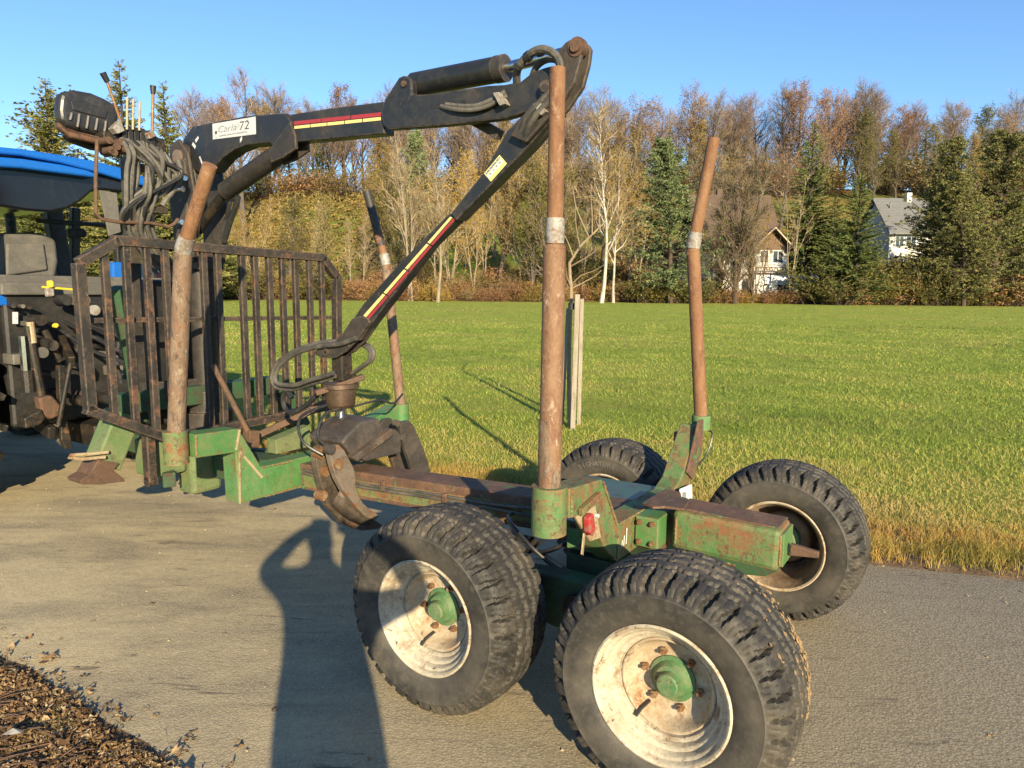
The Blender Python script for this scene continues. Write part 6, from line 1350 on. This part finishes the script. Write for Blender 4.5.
# ================================================================== houses
ROOF_B = wmat('brown_roof_tiles', (.105,.068,.048), [((.15,.10,.072),1.2,.4,.7)], .85, 0, .3, 8)
ROOF_G = wmat('grey_roof_tiles', (.15,.15,.155), [((.21,.21,.21),1.2,.4,.7)], .7, 0, .2, 8)
PLAS = wmat('white_house_plaster', (.78,.76,.72), [((.62,.58,.52),.8,.5,.8)], .9, 0, .1, 8)
WOODB = wmat('brown_gable_boards', (.14,.08,.045), [((.22,.13,.075),3,.4,.7)], .8, 0, .2, 20)
PANE = wmat('dark_window_pane', (.06,.075,.09), [], .08, 0, 0, 8)
FRAME = wmat('white_window_frame', (.80,.80,.78), [], .5, 0, 0, 8)
def hbox(name, m, parent, a, b, bev=0): return MB().box(a, b).build(name, m, parent, bevel=bev)
def window(parent, x, y, z, w_, h_, n=2):                              # front faces -y
    f = hbox('window', FRAME, parent, (x-w_/2-.08, y-.05, z-.08), (x+w_/2+.08, y+.05, z+h_+.08))
    for i in range(n):
        x0 = x-w_/2+w_*i/n+.03; hbox('pane', PANE, f, (x0, y-.055, z+.03), (x0+w_/n-.06, y-.048, z+h_-.03))
    return f
hx, hy, hz0 = [(26.41,80.00,1.90)][0]; hz0 = gz(hx, hy)
house = world_thing('house', 'white house with steep brown roof and wooden balcony gable, half hidden by bare trees', 'house', (hx, hy, hz0))
hbox('wall', PLAS, house, (-5.8,0,-.5), (4.0,9,5.2))
def gable_roof(parent, x0, x1, y0, y1, z0, z1, m, along='x', th=.18, name='roof'):
    b = MB()
    if along == 'x':
        ym = (y0+y1)/2; b.prism([(y0,z0),(ym,z1),(y1,z0),(y1,z0-th),(ym,z1-th*1.3),(y0,z0-th)], x0, x1, lambda y, z, x: (x, y, z))
    else:
        xm = (x0+x1)/2; b.prism([(x0,z0),(xm,z1),(x1,z0),(x1,z0-th),(xm,z1-th*1.3),(x0,z0-th)], y0, y1, lambda x, z, y: (x, y, z))
    o = b.build(name, m, parent); return o
mr = gable_roof(house, -6.2, 3.6, -.7, 9.7, 5.0, 11.6, ROOF_B)
b = MB()
for k in range(16):
    t = k/16; y = -.7+5.2*t; z = 5.0+6.6*t; b.bar((-6.2,y,z+.03), (3.6,y,z+.03), .05, .06)
b.build('tile_course', ROOF_B, mr)
hbox('gable_wall', WOODB, house, (-5.79,.6,5.2), (-5.7,8.4,8)) 
b = MB(); b.prism([(.2,4.6),(3.9,4.6),(3.9,5.3),(2.05,7.0),(.2,5.3)], -1.0, 3.5, lambda x, z, y: (x, y, z)); g = b.build('gable', WOODB, house)
gable_roof(house, -.35, 4.45, -1.6, 3.6, 4.95, 7.35, ROOF_B, 'y', .14, 'gable_roof')
b = MB()
for s in (-1, 1): b.bar((2.05,-1.64,7.36), (2.05+s*2.42,-1.64,4.93), .12, .42, up=(0,1,0))
b.build('barge_board', wmat('pale_barge_board', (.62,.46,.34), [], .7, 0, 0, 8), house)
window(g, 1.25, -1.02, 3.6, .9, 1.3, 2); window(g, 2.75, -1.02, 3.6, 1.1, 1.3, 2)
hbox('bay_wall', PLAS, house, (.2,-1.0,2.5), (3.9,0,4.62))
bal = hbox('balcony', FRAME, house, (-.1,-2.2,2.05), (7.0,-1.02,2.25))
rl = hbox('rail', WOODB, bal, (-.1,-2.18,3.0), (4.2,-2.12,3.1))
for k in range(14): hbox('baluster', WOODB, bal, (-.05+.3*k,-2.17,2.25), (.03+.3*k,-2.12,3.0))
hbox('parapet', FRAME, house, (-.1,-2.3,1.2), (7.0,-2.2,2.05)); hbox('lower_wall', PLAS, house, (-.1,-2.1,-.5), (5.2,-.02,1.95))
window(house, 3.1, -2.12, .25, 1.3, 1.2); window(house, -4.0, -.03, 2.6, 1.5, 1.3); window(house, -1.6, -.03, 2.6, 1.2, 1.3); window(house, -4.0, -.03, .4, 1.5, 1.1)
hbox('side_balcony', FRAME, house, (-5.7,-1.2,1.9), (-2.6,-.02,2.6))
ch = hbox('chimney', ROOF_B, mr, (-2.4,5.4,9.8), (-1.8,6.0,12.4))
h2x, h2y, _ = [(47.44,88.00,2.06)][0]; h2z = gz(h2x, h2y)
house2 = world_thing('house', 'white house with plain grey tiled roof between the spruces and the pine', 'house', (h2x, h2y, h2z))
hbox('wall', PLAS, house2, (-1.4,0,-.5), (4.6,8,5.2))
r2 = gable_roof(house2, -1.9, 5.0, -.8, 8.8, 4.9, 9.6, ROOF_G)
b = MB()
for k in range(22):
    t = k/22; b.bar((-1.9,-.8+4.8*t,4.9+4.7*t+.03), (5.0,-.8+4.8*t,4.9+4.7*t+.03), .05, .05)
b.build('tile_course', ROOF_G, r2)
hbox('chimney', PLAS, r2, (2.2,3.4,8.0), (2.8,4.0,10.2)); hbox('vent_pipe', ROOF_G, r2, (-.4,2.4,7.6), (-.25,2.55,8.9))
window(house2, -.2, -.03, 3.3, 1.0, 1.2); window(house2, 1.2, -.03, 3.3, 1.2, 1.2); window(house2, -.2, -.03, .6, 1.2, 1.4)
gw = MB(); gw.prism([(.0,5.2),(8,5.2),(4,9.2)], -1.4, -1.3, lambda y, z, x: (x, y, z)); gw.build('gable_wall', PLAS, house2)
gw = MB(); gw.prism([(.0,5.2),(8,5.2),(4,9.2)], 4.5, 4.6, lambda y, z, x: (x, y, z)); gw.build('gable_wall', PLAS, house2)
# ================================================================== staked sapling
sx, sy = [(0.74,8.92)][0]
sap = world_thing('sapling', 'young pruned fruit tree with pale bare branches, tied between wooden stakes', 'tree', (sx, sy, 0))
def sw(pts): return [Vector((p[0]-sx, p[1]-sy, p[2])) for p in pts]
rs = random.Random(31)
tr = sw([(0.75,9.00,-0.02), (0.73,9.00,0.60), (0.73,9.00,1.24), (0.74,9.00,1.71), (0.72,9.00,1.93), (0.71,9.00,2.09)]); tr[0].z = -.02
MB().tube(spline(tr, 4), [.030-.012*i/20 for i in range(21)], 10).build('trunk', M['fruit_bark'] if 'fruit_bark' in M else BARK['fruit'], sap)
def branch(pts, r0, r1, dy):
    q = spline(sw(pts), 5); n = len(q)
    for i, p in enumerate(q): p.y += dy*i/n
    MB().tube(q, [r0+(r1-r0)*i/(n-1) for i in range(n)], 7).build('branch', BARK['fruit'], sap)
    return q
branch([(0.71,9.00,2.07), (0.84,9.00,2.28), (0.97,9.00,2.41), (1.08,9.00,2.52), (1.16,9.00,2.60), (1.20,9.00,2.71)], .017, .005, .25)
branch([(0.96,9.10,2.41), (0.88,9.10,2.59), (0.80,9.10,2.80), (0.77,9.10,2.99), (0.76,9.10,3.08)], .009, .003, .3)
branch([(1.00,9.10,2.43), (1.00,9.10,2.68), (0.99,9.10,2.87), (0.99,9.10,3.09)], .008, .003, .2)
branch([(0.84,9.00,2.27), (0.79,9.00,2.46), (0.76,9.00,2.63), (0.75,9.00,2.78)], .008, .003, -.25)
branch([(1.10,9.10,2.48), (1.10,9.10,2.72), (1.14,9.10,2.92), (1.16,9.10,3.01)], .007, .003, .4)
branch([(0.73,9.00,2.04), (0.87,9.00,2.12), (0.99,9.00,2.20), (1.10,9.00,2.30)], .011, .004, -.3)
branch([(0.75,9.00,1.82), (0.85,9.00,1.92), (1.00,9.00,1.98), (1.13,9.00,2.06)], .010, .003, -.3)
branch([(0.76,9.00,1.77), (0.90,9.00,1.84), (1.05,9.00,1.92), (1.15,9.00,2.00)], .008, .003, .3)
branch([(0.75,9.00,2.17), (0.69,9.00,2.34), (0.62,9.00,2.47)], .008, .003, .1)
branch([(0.73,9.00,1.79), (0.67,9.00,1.92), (0.66,9.00,2.02)], .007, .003, -.2)
branch([(0.74,9.00,1.74), (0.68,9.00,1.85), (0.63,9.00,1.94)], .006, .003, .2)
for bq in ([-.02,.0],): pass
MB().cyl((.0,-.02,1.50), (.0,-.02,1.58), .045, n=14).build('tie', M['hose_black'], sap)
def stake_post(px_top, px_bot, d0, wd, label):
    (xt, yt, zt_), (xb, yb, _) = px_top[0], px_bot[0]
    o = world_thing('tree_stake', label, 'stake', (xb, yb, 0), 0, None)
    b = MB(); b.bar((0,0,-.1), (xt-xb, yt-yb, zt_), wd, wd*.8, up=(0,1,0)); b.build('post', M['wood'], o, bevel=.004); return o
stake_post([(0.80,8.80,1.69)], [(0.77,8.80,0.01)], 0, .062, 'pale wooden stake in front of the sapling, tallest of the three')
stake_post([(0.89,9.15,1.63)], [(0.88,9.15,0.04)], 0, .050, 'wooden stake partly hidden behind the tallest stake')
stake_post([(0.71,9.10,1.51)], [(0.65,9.10,0.02)], 0, .045, 'leaning wooden stake left of the sapling, next to the tan trailer stake')
# ================================================================== the photographer, just behind the camera
person = world_thing('person', 'person in dark jacket holding up a phone, whose long shadow lies on the road', 'person', (.13, -.36, .02))
def skin_body(name, bones, mat, parent, sub=2):
    vs, es, rs_ = [], [], []; idx = {}
    def vert(p, r): 
        k = tuple(round(c, 4) for c in p)
        if k not in idx: idx[k] = len(vs); vs.append(p); rs_.append(r)
        return idx[k]
    for chain_ in bones:
        prev = None
        for p, r in chain_:
            i = vert(p, r)
            if prev is not None and prev != i: es.append((prev, i))
            prev = i
    me = bpy.data.meshes.new(name); me.from_pydata(vs, es, [])
    bm = bmesh.new(); bm.from_mesh(me); bm.verts.layers.skin.verify(); bm.to_mesh(me); bm.free()
    o = bpy.data.objects.new(name, me); col.objects.link(o); o.parent = parent; ABS[o.name] = Vector((0,0,0))
    sk = o.modifiers.new('skin', 'SKIN'); 
    lay = me.skin_vertices[0].data
    for i, r in enumerate(rs_): lay[i].radius = (r, r) if not isinstance(r, tuple) else r
    lay[0].use_root = True
    sk.use_smooth_shade = True
    sb = o.modifiers.new('subdivision', 'SUBSURF'); sb.levels = sub; sb.render_levels = sub
    me.materials.append(mat); return o
CLOTH = wmat('dark_jacket_cloth', (.03,.035,.05), [], .9, 0, .2, 60); SKIN = wmat('skin', (.50,.30,.21), [], .5, 0, .05, 40); HAIR = wmat('brown_hair', (.05,.03,.018), [], .7, 0, .3, 90)
pel = ((0,0,.95), (.235,.15))
bones = [[pel, ((0,0,1.12),(.215,.14)), ((0,.0,1.32),(.225,.14)), ((0,0,1.45),(.15,.10)), ((0,.01,1.53),.065), ((0,.03,1.62),.085), ((0,.03,1.71),.082), ((0,.02,1.77),.05)]]
for s in (-1, 1):
    bones.append([pel, ((s*.10,0,.86),.13), ((s*.10,.01,.50),.095), ((s*.11,-.01,.12),.07), ((s*.125,-.02,.05),.045), ((s*.135,.13,.03),.035)])
    sh = (s*.20, 0, 1.43)
    hand = (s*.085-.02, .31, 1.66)
    bones.append([((0,0,1.45),(.11,.09)), (sh,.080), ((s*.38+.0, .12, 1.45),.066), ((s*.22-.01,.27,1.60),.048), (hand,.04)])
    for f in range(4):
        hx_ = hand[0]; bones.append([(hand,.034), ((hx_-s*.008, .325, 1.675+.018*f-.02),.010), ((hx_-s*.018, .340, 1.680+.018*f-.02),.0085), ((hx_-s*.038, .342, 1.682+.018*f-.02),.0075)])
    bones.append([(hand,.034), ((hand[0]-s*.015,.30,1.64),.011), ((hand[0]-s*.035,.315,1.645),.009)])
skin_body('body', bones, CLOTH, person, 2)
hd_ = MB(); hd_.lathe([(.0,.0)], (0,0,0)) if False else None
def ball(mbx, c, rx, ry, rz, n=16):
    vs = []
    for i in range(n+1):
        a = PI*i/n
        for j in range(n): t = 2*PI*j/n; vs.append((c[0]+rx*math.sin(a)*math.cos(t), c[1]+ry*math.sin(a)*math.sin(t), c[2]+rz*math.cos(a)))
    mbx.add(vs, [(i*n+j, (i+1)*n+j, (i+1)*n+(j+1)%n, i*n+(j+1)%n) for i in range(n) for j in range(n)], 0, True); return mbx
fm = MB(); ball(fm, (0,.035,1.655), .076, .092, .115); ball(fm, (0,.125,1.645), .016, .02, .025, 8)
for s in (-1, 1): ball(fm, (s*.077,.02,1.65), .012, .022, .032, 8)
fm.build('face', SKIN, person)
em = MB()
for s in (-1, 1): ball(em, (s*.03,.112,1.67), .012, .012, .010, 8)
ball(em, (0,.112,1.595), .025, .012, .007, 8); em.build('eyes_and_mouth', HAIR, person)
hm = MB(); ball(hm, (0,.012,1.685), .085, .098, .105); hm.build('hair', HAIR, person)
ph = world_thing('phone', 'black phone held up by the person taking the photo', 'phone', (.055, -.016, 1.695))
MB().box((-.075,-.004,-.037), (.075,.004,.037)).build('phone_body', M['trac_black'], ph, bevel=.003)
MB().box((-.07,-.0052,-.033), (.07,-.0042,.033)).build('screen', M['ink'], ph)
